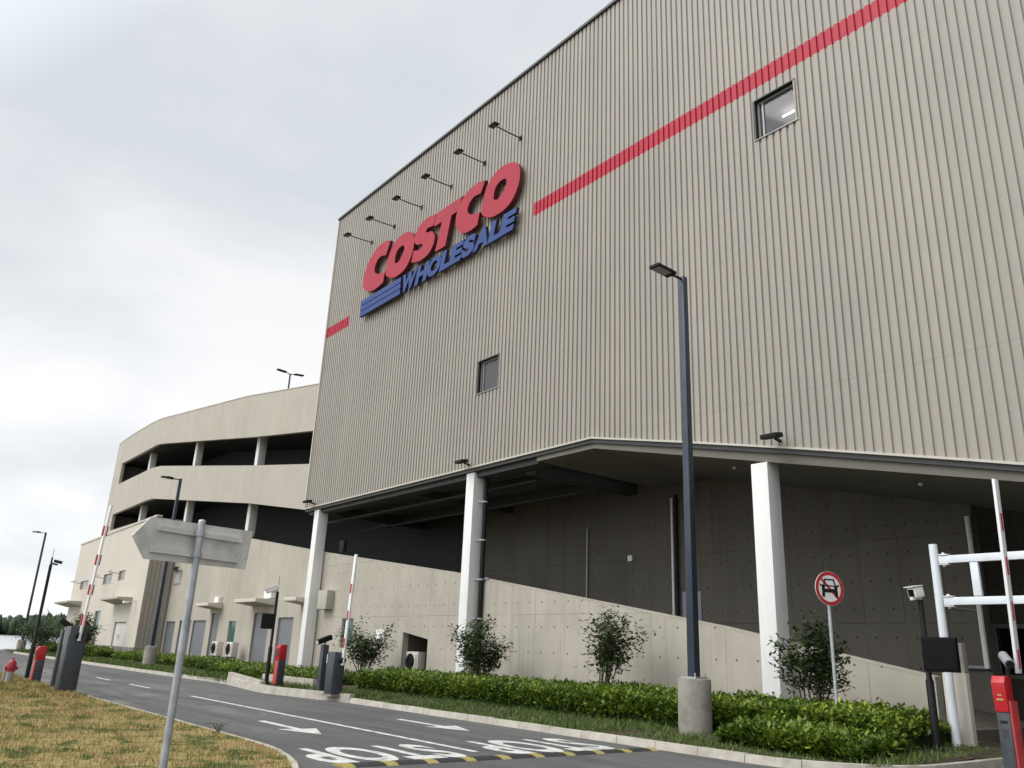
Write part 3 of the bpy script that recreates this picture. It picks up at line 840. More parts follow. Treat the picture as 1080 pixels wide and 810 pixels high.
sd.build('ribbed_side', clad, sb, fixn=False)
MB().box(BL - .06, BR + .07, YB - .05, YB - .003, 0, .92).box(BR, BR + .10, YB, YP - .01, 0, .92).build('plinth', plinth_c, sb)
for a, b, y0, zt in ((-67.7 * KB, -62.9 * KB, 15.8, ZB(4.26)), (-83.6 * KB, -78.3 * KB, 15.7, ZB(4.30))):
    m = MB(); m.hexa([(a, y0, zt - .16), (b, y0, zt - .16), (b, YB - .003, zt - .42), (a, YB - .003, zt - .42), (a, y0, zt), (b, y0, zt), (b, YB - .003, zt + .02), (a, YB - .003, zt + .02)])
    m.build('canopy', render_w, sb, bevel=.015)
a, b, t = bdoor
for p, q in ((a, (a + b) / 2 - .02), ((a + b) / 2 + .02, b)):
    d = MB(); d.box(p, q, YB + .12, YB + .17, .46, t - .02); dd = d.build('door', door_white, sb)
    MB().bar((q - .3, YB + .08, 1.45), (q - .3, YB + .08, 1.75), .04, .04).build('handle', galv, dd)
MB().box(a - .06, b + .06, YB - .02, YB - .003, t, t + .06).build('door_head', trim_light, sb)
for a, b, c, d in bw + [tw]:
    f = MB(); f.box(a, b, YB + .1, YB + .16, c, c + .06).box(a, b, YB + .1, YB + .16, d - .06, d).box(a, a + .06, YB + .1, YB + .16, c + .06, d - .06).box(b - .06, b, YB + .1, YB + .16, c + .06, d - .06)
    wo = f.build('window', frame_alu, sb)
    MB().box(a + .06, b - .06, YB + .12, YB + .13, c + .06, d - .06).build('pane', teal_glass if d < 4 else glass_mat('pale_glass', (.22, .22, .21), .1), wo)
    if d > 5: MB().bar((a + .4, YB - .02, c + .5), (a + .4, YB - .9, c + .62), .05, .05).bar((a + .4, YB - .9, c + .62), (b - .3, YB - .9, c + .62), .05, .05).build('bracket', cam_grey, wo)
MB().bar((-64, YB - .003, 4.08), (-64, YB - .6, 3.98), .06, .06).box(-64.2, -63.7, YB - .85, YB - .55, 3.88, 4.03).build('wall_lamp', cam_white, sb)

# ================================================================== STORE SIGN
def smooth_path(pts, n=7):
    """closed outline; a point with a third value True is a sharp corner."""
    P = [np.array(p[:2], float) for p in pts]; S = [len(p) > 2 and p[2] for p in pts]; N = len(P); out = []
    for i in range(N):
        p0, p1, p2, p3 = P[i - 1], P[i], P[(i + 1) % N], P[(i + 2) % N]
        if S[i]: p0 = p1 - (p2 - p1) * .3
        if S[(i + 1) % N]: p3 = p2 + (p2 - p1) * .3
        if S[i] and S[(i + 1) % N]: out.append(p1); continue
        for k in range(n):
            t = k / n
            out.append(.5 * ((2 * p1) + (-p0 + p2) * t + (2 * p0 - 5 * p1 + 4 * p2 - p3) * t * t + (-p0 + 3 * p1 - 3 * p2 + p3) * t ** 3))
    return out
def plate(outlines, y_front, depth):
    c = bpy.data.curves.new('c', 'CURVE'); c.dimensions = '2D'; c.fill_mode = 'BOTH'; c.extrude = depth / 2
    for ol in outlines:
        s = c.splines.new('POLY'); s.points.add(len(ol) - 1); s.use_cyclic_u = True
        for q, p in zip(s.points, ol): q.co = (p[0], p[1], 0, 1)
    o = bpy.data.objects.new('c', c); COL.objects.link(o)
    me = bpy.data.meshes.new_from_object(o.evaluated_get(bpy.context.evaluated_depsgraph_get()))
    vs = [(v.co.x, y_front + depth / 2 - v.co.z, v.co.y) for v in me.vertices]; fs = [tuple(p.vertices) for p in me.polygons]
    bpy.data.objects.remove(o); bpy.data.curves.remove(c); bpy.data.meshes.remove(me)
    return vs, fs
def letter(vs, fs, name, mats, parent):
    mb = MB(); mb.add(vs, fs)
    for i, f in enumerate(fs):
        ys = [vs[k][1] for k in f]
        mb.mi[i] = 0 if max(ys) - min(ys) < 1e-4 else 1
    return mb.build(name, mats, parent)
C1 = [(-35.34, 19.64), (-34.93, 19.03), (-34.03, 18.79), (-33.17, 18.89, 1), (-33.06, 19.47, 1), (-33.75, 19.56), (-34.17, 19.86), (-34.12, 20.28), (-33.72, 20.52), (-33.12, 20.40, 1), (-32.80, 21.10, 1), (-33.45, 21.28), (-34.25, 21.14), (-35.0, 20.62)]
O1 = [(-33.03, 19.48), (-32.70, 19.02), (-31.98, 18.79), (-31.10, 18.92), (-30.58, 19.50), (-30.47, 20.20), (-30.75, 20.72), (-31.35, 20.96), (-32.11, 20.93), (-32.74, 20.45)]
O1h = [(-32.20, 19.70), (-31.92, 19.52), (-31.58, 19.70), (-31.36, 20.02), (-31.42, 20.27), (-31.72, 20.34), (-32.08, 20.18)]
Sx = [(-30.55, 19.02, 1), (-29.75, 18.84), (-28.98, 18.98), (-28.62, 19.50), (-28.86, 20.00), (-29.42, 20.18), (-29.30, 20.36), (-28.84, 20.30, 1), (-28.66, 20.82, 1), (-29.40, 20.96), (-30.10, 20.78), (-30.46, 20.28), (-30.22, 19.86), (-29.72, 19.70), (-29.66, 19.52), (-30.0, 19.48), (-30.42, 19.60, 1)]
Tx = [(-29.02, 20.86, 1), (-26.58, 20.86, 1), (-26.88, 20.24, 1), (-27.36, 20.22, 1), (-27.70, 18.82, 1), (-28.52, 18.82, 1), (-28.12, 20.22, 1), (-28.72, 20.22, 1)]
C2 = [(-26.95, 19.62), (-26.52, 18.98), (-25.81, 18.80), (-25.28, 18.86, 1), (-25.14, 19.44, 1), (-25.62, 19.52), (-26.05, 19.80), (-26.02, 20.16), (-25.66, 20.40), (-25.16, 20.36, 1), (-24.86, 20.88, 1), (-25.45, 21.0), (-26.25, 20.86), (-26.82, 20.36)]
O2 = [(x + 7.98, z) for x, z in O1]; O2h = [(x + 7.98, z) for x, z in O1h]
sg = thing('store_sign', (-29, 17.95, 17.6), 'big raised red and blue store name lettering high on the metal facade', 'sign')
for i, (nm, ols) in enumerate((('letter', [C1]), ('letter', [O1, O1h]), ('letter', [Sx]), ('letter', [Tx]), ('letter', [C2]), ('letter', [O2, O2h]))):
    vs, fs = plate([smooth_path(o) for o in ols], 17.64 + .012 * (i % 2), .17)
    letter(vs, fs, 'red_letter', [sign_red, sign_red_side], sg)
bv = MB()
for k in range(3):
    z0 = 17.69 + k * .31
    vs, fs = plate([[(-35.36 + .02 * k, z0), (-31.42, z0), (-31.42, z0 + .265), (-35.36 + .02 * k, z0 + .265)]], 17.66, .15)
    letter(vs, fs, 'blue_bar', [sign_blue, sign_blue_side], sg)
bold = dict(W=1.28, H=.98, O=1.06, L=.78, E=.86, S=.90, A=1.04)
word = 'WHOLESALE'; tot = sum(bold[c] for c in word); xx = -31.40; sc = (31.40 - 22.78) / tot
for i, ch in enumerate(word):
    vs, fs = text_mesh(ch, 1, extrude=.5, offset=.058, shear=.0, res=5)
    a = np.array(vs); mn, mx = a.min(0), a.max(0); a = (a - mn) / np.maximum(mx - mn, 1e-6)
    w = bold[ch] * sc * 1.02
    z = 17.66 + a[:, 1] * .93
    X = xx + a[:, 0] * w * .99 + (a[:, 1] - .5) * .24 + .06
    Yv = 17.66 + .010 * (i % 2) + .15 * (1 - a[:, 2])
    letter([tuple(q) for q in np.stack([X, Yv, z], 1)], fs, 'blue_letter', [sign_blue, sign_blue_side], sg)
    xx += bold[ch] * sc
for xs_ in np.arange(-34.6, -22.6, 1.35):
    for zz in (18.1, 19.3, 20.3):
        MB().bar((xs_, 17.80, zz), (xs_, 17.97, zz), .04, .04).build('standoff', black_m, sg)

# ------------------------------------------------------------------ flood lamps over the sign
fx = [-35.42, -33.10, -30.52, -28.0, -25.42, -22.93]
ord_ = ['first', 'second', 'third', 'fourth', 'fifth', 'sixth']
def make_flood(x):
    t = thing('sign_floodlight', (x, 17.96, 22.1), 'x', 'floodlight', 'black arm floodlights above the store sign')
    MB().tube([(x, 17.95, 22.12), (x + .05, 17.2, 22.04), (x + .12, 16.62, 21.98)], .026, 8).build('arm', black_m, t, smooth=True)
    MB().box(x - .08, x + .08, 17.92, 17.97, 22.02, 22.22).build('mounting_plate', black_m, t)
    h = MB(); h.obox((x + .13, 16.44, 21.96), (.20, 0, 0), (0, .13, .02), (0, -.010, .045)); h.obox((x + .13, 16.44, 22.015), (.14, 0, 0), (0, .09, .014), (0, -.006, .03))
    hd = h.build('lamp_head', black_soft, t, bevel=.02)
    MB().obox((x + .13, 16.45, 21.908), (.16, 0, 0), (0, .10, .016), (0, -.001, .006)).build('lens', lens_m, hd)
    return t
f0 = make_flood(fx[0])
labels_f = ['floodlight on an arm at the facade corner, above the first C of the sign', 'floodlight on an arm above the first O of the red sign',
            'floodlight on an arm above the S of the red sign', 'floodlight on an arm above the red T of the sign',
            'floodlight on an arm above the second red C of the sign', 'highest-looking floodlight, on an arm above the last red O of the sign']
f0['label'] = labels_f[0]
for x, lb in zip(fx[1:], labels_f[1:]): copy_thing(f0, (x, 17.96, 22.1), lb)
# small flood lamps at the lower edge of the sheeting
def make_edge(x, z):
    t = thing('wall_floodlight', (x, 17.93, z), 'small black floodlight at the metal edge above the right white column', 'floodlight', 'small floodlights at the lower metal edge')
    MB().bar((x, 17.95, z - .02), (x, 17.7, z + .02), .06, .06).build('bracket', black_m, t)
    MB().obox((x, 17.55, z + .05), (.24, 0, 0), (0, .16, .03), (0, -.012, .06)).build('lamp_head', black_soft, t, bevel=.02)
    return t
e0 = make_edge(-11.55, edge_z(-11.55) + .16)
copy_thing(e0, (-25.25, 17.93, 8.48), 'small black floodlight at the metal edge above the column with the black pipe')
copy_thing(e0, (-38.7, 17.93, 8.46), 'small black floodlight at the lower left corner of the metal facade')

# ================================================================== STREET LAMPS
def make_lamp(x, y, label):
    t = thing('street_lamp', (x, y, 0), label, 'street lamp', 'dark lamp posts along the planting bed')
    MB().lathe((x, y, 0), [(.35, -.3), (.35, 1.21), (.34, 1.24), (.32, 1.25)], 28).build('concrete_base', plinth_c, t, smooth=True)
    p = MB(); a, b = .095, .078
    p.hexa([(x - a, y - a, 1.25), (x + a, y - a, 1.25), (x + a, y + a, 1.25), (x - a, y + a, 1.25), (x - b, y - b, 10.66), (x + b, y - b, 10.66), (x + b, y + b, 10.66), (x - b, y + b, 10.66)])
    po = p.build('post', pole_navy, t, bevel=.008)
    pl = MB(); pl.box(x - .2, x + .2, y - .2, y + .2, 1.251, 1.28)
    for sx in (-1, 1):
        for sy in (-1, 1): pl.tube([(x + sx * .16, y + sy * .16, 1.28), (x + sx * .16, y + sy * .16, 1.36)], .018, 8)
    pl.build('base_plate', galv, po)
    MB().tube([(x, y - .05, 10.60), (x, y - .42, 10.60)], .03, 8).build('arm', black_m, t, smooth=True)
    h = MB(); h.obox((x, y - .74, 10.61), (.15, 0, 0), (0, .34, -.01), (0, .001, .04)); h.obox((x, y - .62, 10.665), (.10, 0, 0), (0, .17, -.006), (0, .001, .025))
    hd = h.build('lamp_head', black_soft, t, bevel=.02)
    MB().obox((x, y - .80, 10.565), (.12, 0, 0), (0, .22, -.007), (0, .001, .006)).build('led_panel', cam_grey, hd)
    return t
l0 = make_lamp(-11.85, 14.6, 'tall dark blue lamp post on a concrete drum before the metal facade')
copy_thing(l0, (-49.2, 14.2, -.1), 'dark lamp post standing before the ribbed side of the cream service block')
copy_thing(l0, (-85.2, 13.6, -.3), 'farthest lamp post, by the water beyond the end of the road')
t = thing('deck_lamp', (-60.2, 24.5, 18.5), 'twin-arm lamp on the roof deck of the parking building', 'street lamp')
MB().tube([(-60.2, 24.5, 17.5), (-60.2, 24.5, 22.35)], .07, 8).build('post', pole_navy, t, smooth=True)
for s_ in (-1, 1):
    MB().tube([(-60.2, 24.5, 22.3), (-60.2, 24.5 + s_ * .4, 22.4)], .035, 6).obox((-60.2, 24.5 + s_ * .75, 22.43), (0, .38 * s_, .03), (.15, 0, 0), (0, 0, .045)).build('lamp_head', black_soft, t)

# ================================================================== PARKING GATE HARDWARE
def camera_pole(x, y, z0, zt, label, screen=None, cam_d=(-.8, -.6), name='camera_pole', white=True, cs=1., cl=1., dip=-.18):
    t = thing(name, (x, y, z0), label, 'camera pole')
    p = MB(); p.lathe((x, y, z0), [(.16, 0), (.16, .03), (.072, .06), (.072, 1.2), (.050, 1.25), (.050, zt - z0 - .25)], 14)
    p.build('pole', black_m, t, smooth=True)
    d = Vector((cam_d[0], cam_d[1], dip)).normalized(); s = d.cross(Vector((0, 0, 1))).normalized(); u = s.cross(d)
    top = Vector((x, y, zt - .25))
    MB().tube([top, top + Vector((0, 0, .25))], .03, 8).bar(top + Vector((0, 0, .05)), top + Vector((0, 0, .05)) + d * .22, .07, .06).build('bracket', black_m if not white else cam_white, t)
    c = top + d * .22 * (cl if cl < 1 else 1) + Vector((0, 0, .15))
    cm = MB().obox(c, d * .20 * cs * cl, s * .08 * cs, u * .075 * cs).build('camera', cam_white if white else black_m, t, bevel=.03 * cs)
    MB().obox(c + u * .088 * cs + d * .03, d * .22 * cs * cl, s * .09 * cs, u * .008).build('sun_hood', cam_white, cm)
    MB().obox(c + d * .206 * cs * cl, d * .008, s * .05 * cs, u * .05 * cs).build('lens', lens_m, cm)
    MB().tube([top + Vector((0, 0, .25)), top + Vector((0, 0, .55))], .008, 6).build('antenna', black_m, t)
    if screen:
        (w, h, zc, off, sh) = screen
        n = Vector(off).normalized(); sd_ = n.cross(Vector((0, 0, 1)))
        c = Vector((x + sh[0], y + sh[1], zc)) + n * .12
        so = MB().obox(c, sd_ * (w / 2), n * .08, Vector((0, 0, h / 2))).build('display_box', screen_m, t, bevel=.015)
        MB().obox(c + n * .083, sd_ * (w / 2 - .04), n * .002, Vector((0, 0, h / 2 - .05))).build('screen', screen_m, so)
    return t
def barrier(x, y, z0, hz, label, boom_len, lean, cab=.46, mat=None, phase=0, boff=0., bw=.14):
    t = thing('barrier_gate', (x, y, z0), label, 'barrier', 'raised red and white parking barriers')
    MB().box(x - cab * .62, x + cab * .62, y - cab * .45, y + cab * .45, z0 - .05, z0).build('base_slab', plinth_c, t)
    c = MB(); c.box(x - cab / 2, x + cab / 2, y - cab * .36, y + cab * .36, z0, z0 + hz); cb = c.build('cabinet', mat or cab_grey, t, bevel=.02)
    MB().box(x - cab / 2 + .03, x + cab / 2 - .03, y - cab * .36 - .012, y - cab * .36 - .001, z0 + .08, z0 + hz - .22).build('cabinet_door', mat or cab_grey, cb, bevel=.004)
    MB().box(x - cab / 2 - .006, x - cab / 2 + .028, y - cab * .36 - .008, y - cab * .36 + .03, z0 + hz * .72, z0 + hz * .93).build('indicator_strip', cam_white, cb)
    b0 = Vector((x + cab / 2 + .075, y + boff, z0 + hz - .24)); d = Vector(lean).normalized()
    MB().tube([b0 - Vector((.07, 0, 0)), b0 + Vector((.05, 0, 0))], .09, 14).build('pivot', black_m, cb, smooth=True)
    base = b0 - d * .14; tip = base + d * boom_len
    bm = MB().bar(base, tip, .055, bw, up=(1, 0, 0)).build('boom_arm', boom_white, t, bevel=.012)
    s = .55 + phase
    up = Vector((1, 0, 0)); sd_ = d.cross(up).normalized(); uu = sd_.cross(d)
    while s < boom_len - .25:
        MB().obox(base + d * s, d * .14, sd_ * (bw * .37), uu * .0295).build('reflective_tape', tape_red, bm); s += .82
    return t
def terminal(x, y, z0, h, label, red_front=False, w=.16):
    t = thing('ticket_terminal', (x, y, z0), label, 'ticket machine', 'red and grey ticket terminals')
    MB().box(x - w, x + w, y - .12, y + .12, z0, z0 + h * .62).build('pedestal', cab_grey, t, bevel=.015)
    hd = MB(); hd.prism([(x - w, y - .14, z0 + h * .62), (x - w, y + .12, z0 + h * .62), (x - w, y + .12, z0 + h), (x - w, y - .10, z0 + h), (x - w, y - .17, z0 + h - .1)], (0, 0, 0), (2 * w, 0, 0))
    ho = hd.build('head', red_m, t, bevel=.012)
    MB().box(x - w * .55, x + w * .55, y - .124, y - .1205, z0 + h * .50, z0 + h * .53).build('card_slot', black_m, t)
    MB().box(x - w * .45, x + w * .45, y - .1255, y - .1205, z0 + h * .36, z0 + h * .44).build('button_plate', trim_dark, t)
    if red_front: MB().box(x - .05, x + .05, y - .158, y - .14, z0 + h * .74, z0 + h * .76).box(x - .03, x + .03, y - .158, y - .14, z0 + h * .79, z0 + h * .81).build('yellow_mark', line_yellow, ho)
    if not red_front: MB().box(x - w * .6, x + w * .6, y - .176, y - .16, z0 + h * .72, z0 + h - .14).build('screen', paint('screen_dark', (.05, .03, .03), .2), ho)
    if red_front: MB().box(x + w + .002, x + w + .03, y - .11, y + .16, z0 + .02, z0 + h * .74).build('side_panel', red_dull, t, bevel=.005)
    else: MB().box(x - w * .85, x + w * .85, y - .153, y - .122, z0 + .02, z0 + h * .60).build('side_panel', red_dull, t, bevel=.005)
    return t
def camera_stand(x, y, z0, h, label, d):
    t = thing('camera_stand', (x, y, z0), label, 'camera', 'plate cameras on grey stands beside the barriers')
    MB().box(x - .11, x + .11, y - .10, y + .10, z0, z0 + h).build('stand', cab_grey, t, bevel=.02)
    MB().box(x - .17, x - .112, y - .08, y + .08, z0 + h * .32, z0 + h * .55).build('speaker_box', black_soft, t, bevel=.008)
    d = Vector(d).normalized(); s = d.cross(Vector((0, 0, 1))).normalized(); u = s.cross(d)
    c = Vector((x, y, z0 + h + .17))
    MB().tube([(x, y, z0 + h), c], .04, 8).build('neck', galv, t)
    cm = MB().obox(c + d * .05, d * .27, s * .085, u * .08).build('camera', black_m, t, bevel=.025)
    MB().obox(c + d * .326, d * .006, s * .055, u * .05).build('lens', cam_white, cm)
    return t

# left gate, at the edge of the lawn
barrier(-25.95, 5.42, .10, 1.72, 'raised barrier with dark grey cabinet at the edge of the dry lawn', 3.75, (0, .04, 1), cab=.60, boff=.02, bw=.19)
camera_stand(-27.9, 5.52, .10, 1.62, 'black camera on a dark stand behind the barrier on the lawn', (.1, 1, -.62))
camera_pole(-32.9, 5.62, .10, 4.15, 'tall thin black camera pole beside the fire hydrant at the lawn edge', cam_d=(.5, .8), white=False, cs=.65)
terminal(-31.3, 5.62, .08, 1.12, 'red headed ticket terminal beside the thin black pole at the lawn edge')
h = thing('fire_hydrant', (-30.6, 4.75, .1), 'red topped fire hydrant on the dry lawn by the road', 'hydrant')
MB().lathe((-30.6, 4.75, .1), [(.16, 0), (.16, .04), (.11, .06), (.11, .34)], 16).build('standpipe', hyd_grey, h, smooth=True)
hb = MB().lathe((-30.6, 4.75, .44), [(.12, 0), (.13, .05), (.13, .20), (.11, .28), (.06, .34), (.03, .36), (.03, .40)], 16).build('barrel', hyd_red, h, smooth=True)
MB().tube([(-30.6, 4.57, .54), (-30.6, 4.93, .54)], .055, 12).tube([(-30.76, 4.75, .56), (-30.42, 4.75, .56)], .05, 12).build('outlet', hyd_red, hb, smooth=True)
pt = MB().tube([(-31.25, 4.7, .08), (-31.27, 4.7, .62)], .055, 10).build('marker_post', hyd_grey, smooth=True, label='short grey post standing beside the red hydrant', cat='post', loc=(-31.25, 4.7, .08))

# middle gate on the island
barrier(-23.95, 12.42, .20, 1.22, 'raised barrier with grey cabinet on the kerbed island before the hedge', 3.35, (0, .03, 1), cab=.5, phase=.1, boff=.06)
camera_stand(-25.2, 12.62, .20, 1.42, 'black camera on a dark stand on the kerbed island before the hedge', (.15, -1, -.36))
camera_pole(-28.9, 12.38, .24, 3.62, 'black camera pole with display box standing on the kerbed island', screen=(.40, .52, 2.33, (.75, -.66, 0), (0, -.20)), cam_d=(-.3, -1), dip=-.5)
terminal(-28.3, 12.55, .24, 1.32, 'red headed ticket terminal on the island beside the camera pole')

# right gate at the entrance
isl2 = MB(); isl2.prism([(-6.25, 13.9, 0), (-5.0, 13.9, 0), (-5.0, 17.3, 0), (-6.25, 17.3, 0)], (0, 0, 0), (0, 0, .15)); isl2.build('kerb', kerb_m, kind='structure', bevel=.02)
camera_pole(-7.74, 16.45, .22, 3.16, 'black pole with white camera and large black display beside the entrance', screen=(.60, .62, 1.9, (.15, -.98, 0), (.30, 0)), cam_d=(-.35, -.9), cl=.42, cs=1.35)
terminal(-5.86, 14.9, .15, 1.42, 'red and grey ticket terminal at the entrance at the end of the hedge', True, .10)
def right_barrier():
    t = thing('barrier_gate', (-5.36, 15.5, .15), 'raised barrier with red panelled cabinet at the covered entrance', 'barrier', 'raised red and white parking barriers')
    x, y, z0 = -5.36, 15.5, .15
    c = MB().box(x - .3, x + .3, y - .2, y + .2, z0, z0 + 1.05).build('cabinet', cab_grey, t, bevel=.02)
    MB().box(x - .22, x + .22, y - .215, y - .202, z0 + .55, z0 + 1.0).build('red_panel', red_m, c, bevel=.004)
    MB().box(x - .3, x + .3, y - .22, y + .22, z0 + 1.06, z0 + 1.5).build('motor_head', black_soft, t, bevel=.02)
    d = Vector((.022, 0, 1)).normalized(); base = Vector((-5.72, 15.26, 1.62)); L = 3.2
    bm = MB().bar(base, base + d * L, .05, .16, up=(0, 1, 0)).build('boom_arm', boom_white, t, bevel=.012)
    sd_ = d.cross(Vector((0, 1, 0))).normalized(); uu = sd_.cross(d)
    for s in (.22, .98, 1.72, 2.46): MB().obox(base + d * s, d * .15, uu * .0275, sd_ * .034).build('reflective_tape', tape_red, bm)
right_barrier()
t = thing('bullet_camera', (-5.72, 14.95, 1.56), 'grey bullet camera mounted on top of the entrance ticket terminal', 'camera')
dv = Vector((.55, -.75, -.42)).normalized()
MB().tube([Vector((-5.78, 15.0, 1.82)) - dv * .17, Vector((-5.78, 15.0, 1.82)) + dv * .16], .075, 14).build('housing', cam_grey, t, smooth=True)
MB().tube([Vector((-5.78, 15.0, 1.82)) + dv * .162, Vector((-5.78, 15.0, 1.82)) + dv * .19], .062, 14).build('lens', lens_m, t, smooth=True)
MB().tube([(-5.78, 15.0, 1.56), (-5.78, 15.0, 1.80)], .035, 8).build('mount', black_m, t, smooth=True)
# height gantry
g = thing('height_gantry', (-7.9, 17.3, .2), 'white tubular height limit frame across the covered entrance', 'gantry')
YG = 17.35
MB().tube([(-7.78, YG, .2), (-7.78, YG, 4.08)], .082, 18).build('post', gantry_white, g, smooth=True)
MB().lathe((-7.78, YG, .2), [(.2, 0), (.2, .03), (.1, .04), (.1, .10)], 16).build('base_flange', gantry_white, g, smooth=True)
for zz in (3.76, 2.94):
    MB().bar((-7.68, YG, zz), (-1.9, YG, zz), .11, .15).build('rail', gantry_white, g, bevel=.012)
    MB().tube([(-7.60, YG, zz - .14), (-7.60, YG, zz + .14)], .03, 8).box(-7.67, -7.49, YG - .075, YG + .075, zz - .105, zz - .085).box(-7.67, -7.49, YG - .075, YG + .075, zz + .085, zz + .105).build('hinge', cam_white, g)
for xx in (-7.02, -4.3): MB().bar((xx, YG, 3.03), (xx, YG, 3.68), .15, .09, up=(0, 1, 0)).build('strut', gantry_white, g, bevel=.01)
MB().tube([(-1.8, YG, .05), (-1.8, YG, 4.05)], .092, 18).build('post', gantry_white, g, smooth=True)

# ================================================================== SIGNS
# direction sign seen from behind
a0 = Vector((-7.61, 2.45, .1)); e = Vector((-.37, .93, 0)).normalized(); nrm = Vector((.93, .37, 0))
ar = thing('direction_sign', a0, 'grey metal back of an arrow shaped road sign on a galvanised pole', 'road sign')
MB().tube([a0, a0 + Vector((0, 0, 2.53))], .033, 18).lathe(a0 + Vector((0, 0, 2.53)), [(.033, 0), (.028, .012), (.01, .018)], 18).build('pole', galv, ar, smooth=True)
outline = [(-.63, 2.42), (-.48, 2.60), (.69, 2.64), (.66, 2.27), (-.48, 2.24)]
pc = a0 + Vector((0, 0, -.1)) - nrm * .075
so = MB().prism([pc + e * u + Vector((0, 0, z)) for u, z in outline], nrm * 0, -nrm * .012).build('sign_panel', alu_sheet, ar)
for z0, u0, u1 in ((2.515, -.40, .55), (2.325, -.44, .53)):
    m = MB(); q = pc + nrm * .018
    m.bar(q + e * u0 + Vector((0, 0, z0)), q + e * u1 + Vector((0, 0, z0 + .012)), .034, .042)
    m.bar(q + nrm * .012 + e * u0 + Vector((0, 0, z0 + .015)), q + nrm * .012 + e * u1 + Vector((0, 0, z0 + .027)), .012, .01)
    m.build('mounting_rail', alu_sheet, so)
    MB().tube([a0 + Vector((0, 0, z0 - .12)), a0 + Vector((0, 0, z0 - .08))], .044, 16).build('clamp', galv, ar, smooth=True)
# no motor vehicles sign
c0 = Vector((-9.42, 16.0, .25)); zc = 3.08 + .06
n = Vector((.93, -.37, 0)).normalized(); e = Vector((.37, .93, 0)).normalized(); R = .345
ns = thing('prohibition_sign', c0, 'round no motor vehicles sign with red ring and black car', 'road sign')
MB().tube([c0, c0 + Vector((0, 0, zc - .25 + .3))], .036, 14).build('pole', galv, ns, smooth=True)
cc = Vector((c0.x, c0.y, zc)) + n * .06
def disc(mb, r0, r1, off, th=.004, k=48):
    P = lambda r, i: cc + n * off + e * (r * cos(2 * pi * i / k)) + Vector((0, 0, r * sin(2 * pi * i / k)))
    for i in range(k):
        if r0 == 0: mb.add([cc + n * off, P(r1, i), P(r1, i + 1)], [(0, 1, 2)])
        else: mb.add([P(r0, i), P(r1, i), P(r1, i + 1), P(r0, i + 1)], [(0, 1, 2, 3)])
    return mb
pm = MB(); pm.tube([cc - n * .012, cc], R, 48)
pl = pm.build('sign_plate', reflect_white, ns)
disc(MB(), R * .78, R * .985, .004).build('red_ring', red_m, pl, fixn=False)
def sq(mb, pts, off): return mb.add([cc + n * off + e * u + Vector((0, 0, z)) for u, z in pts], [tuple(range(len(pts)))])
car = MB(); o_ = .0055; s = R * 1.2
def rect(u0, u1, z0, z1): sq(car, [(u0 * s, z0 * s), (u1 * s, z0 * s), (u1 * s, z1 * s), (u0 * s, z1 * s)], o_)
rect(-.46, .46, -.20, -.02); rect(-.46, -.30, -.42, -.20); rect(.30, .46, -.42, -.20)
rect(-.46, -.28, -.02, .10); rect(.28, .46, -.02, .10); rect(-.46, .46, .10, .16); rect(-.56, -.46, .10, .20); rect(.46, .56, .10, .20)
sq(car, [(-.38 * s, .16 * s), (-.30 * s, .16 * s), (-.22 * s, .40 * s), (-.30 * s, .42 * s)], o_)
sq(car, [(.30 * s, .16 * s), (.38 * s, .16 * s), (.30 * s, .42 * s), (.22 * s, .40 * s)], o_)
rect(-.30, .30, .40, .47)
car.build('car_symbol', black_m, pl, fixn=False)
s = R; q = s * .80 * .7071; w = s * .055
MB().add([cc + n * .0025 + e * u + Vector((0, 0, z)) for u, z in ((-q - w, q - w), (-q + w, q + w), (q + w, -q + w), (q - w, -q - w))], [(0, 1, 2, 3)]).build('red_slash', red_m, pl, fixn=False)
# notice plate on the ramp wall
MB().box(-32.4, -31.7, YP - .02, YP - .004, 1.88, 2.36).build('notice_board', paper_m, label='blank white notice plate on the concrete wall behind the island shrub', cat='notice', loc=(-32.05, YP, 2.1))

sgb = thing('signal_box', (-36.55, 18.72, 5.95), 'small dark signal box above the ramp wall beside the left white column', 'signal box')
MB().tube([(-36.5, 18.72, 5.3), (-36.5, 18.72, 6.0)], .03, 8).build('post', black_m, sgb)
MB().box(-36.8, -36.36, 18.62, 18.82, 5.95, 6.5).build('box', black_soft, sgb, bevel=.02)
# speed bump
sbp = thing('speed_bump', (-11.2, 9, 0), 'black and yellow rubber speed bump across both lanes', 'speed bump')
def hump(y0, y1, mat, nm):
    x0, x1 = -11.36, -10.98; P = [(x0, .001), (x0 + .05, .020), (x0 + .12, .034), (x1 - .12, .034), (x1 - .05, .020), (x1, .001)]
    MB().prism([(x, y0, z) for x, z in P], (0, 0, 0), (0, y1 - y0, 0)).build(nm, mat, sbp)
yy = 5.98; k = 0
while yy < 12.3:
    L_ = .20 if k % 2 == 0 else .50
    hump(yy, yy + L_ - .005, line_yellow if k % 2 == 0 else rubber, 'yellow_block' if k % 2 == 0 else 'black_block'); yy += L_; k += 1

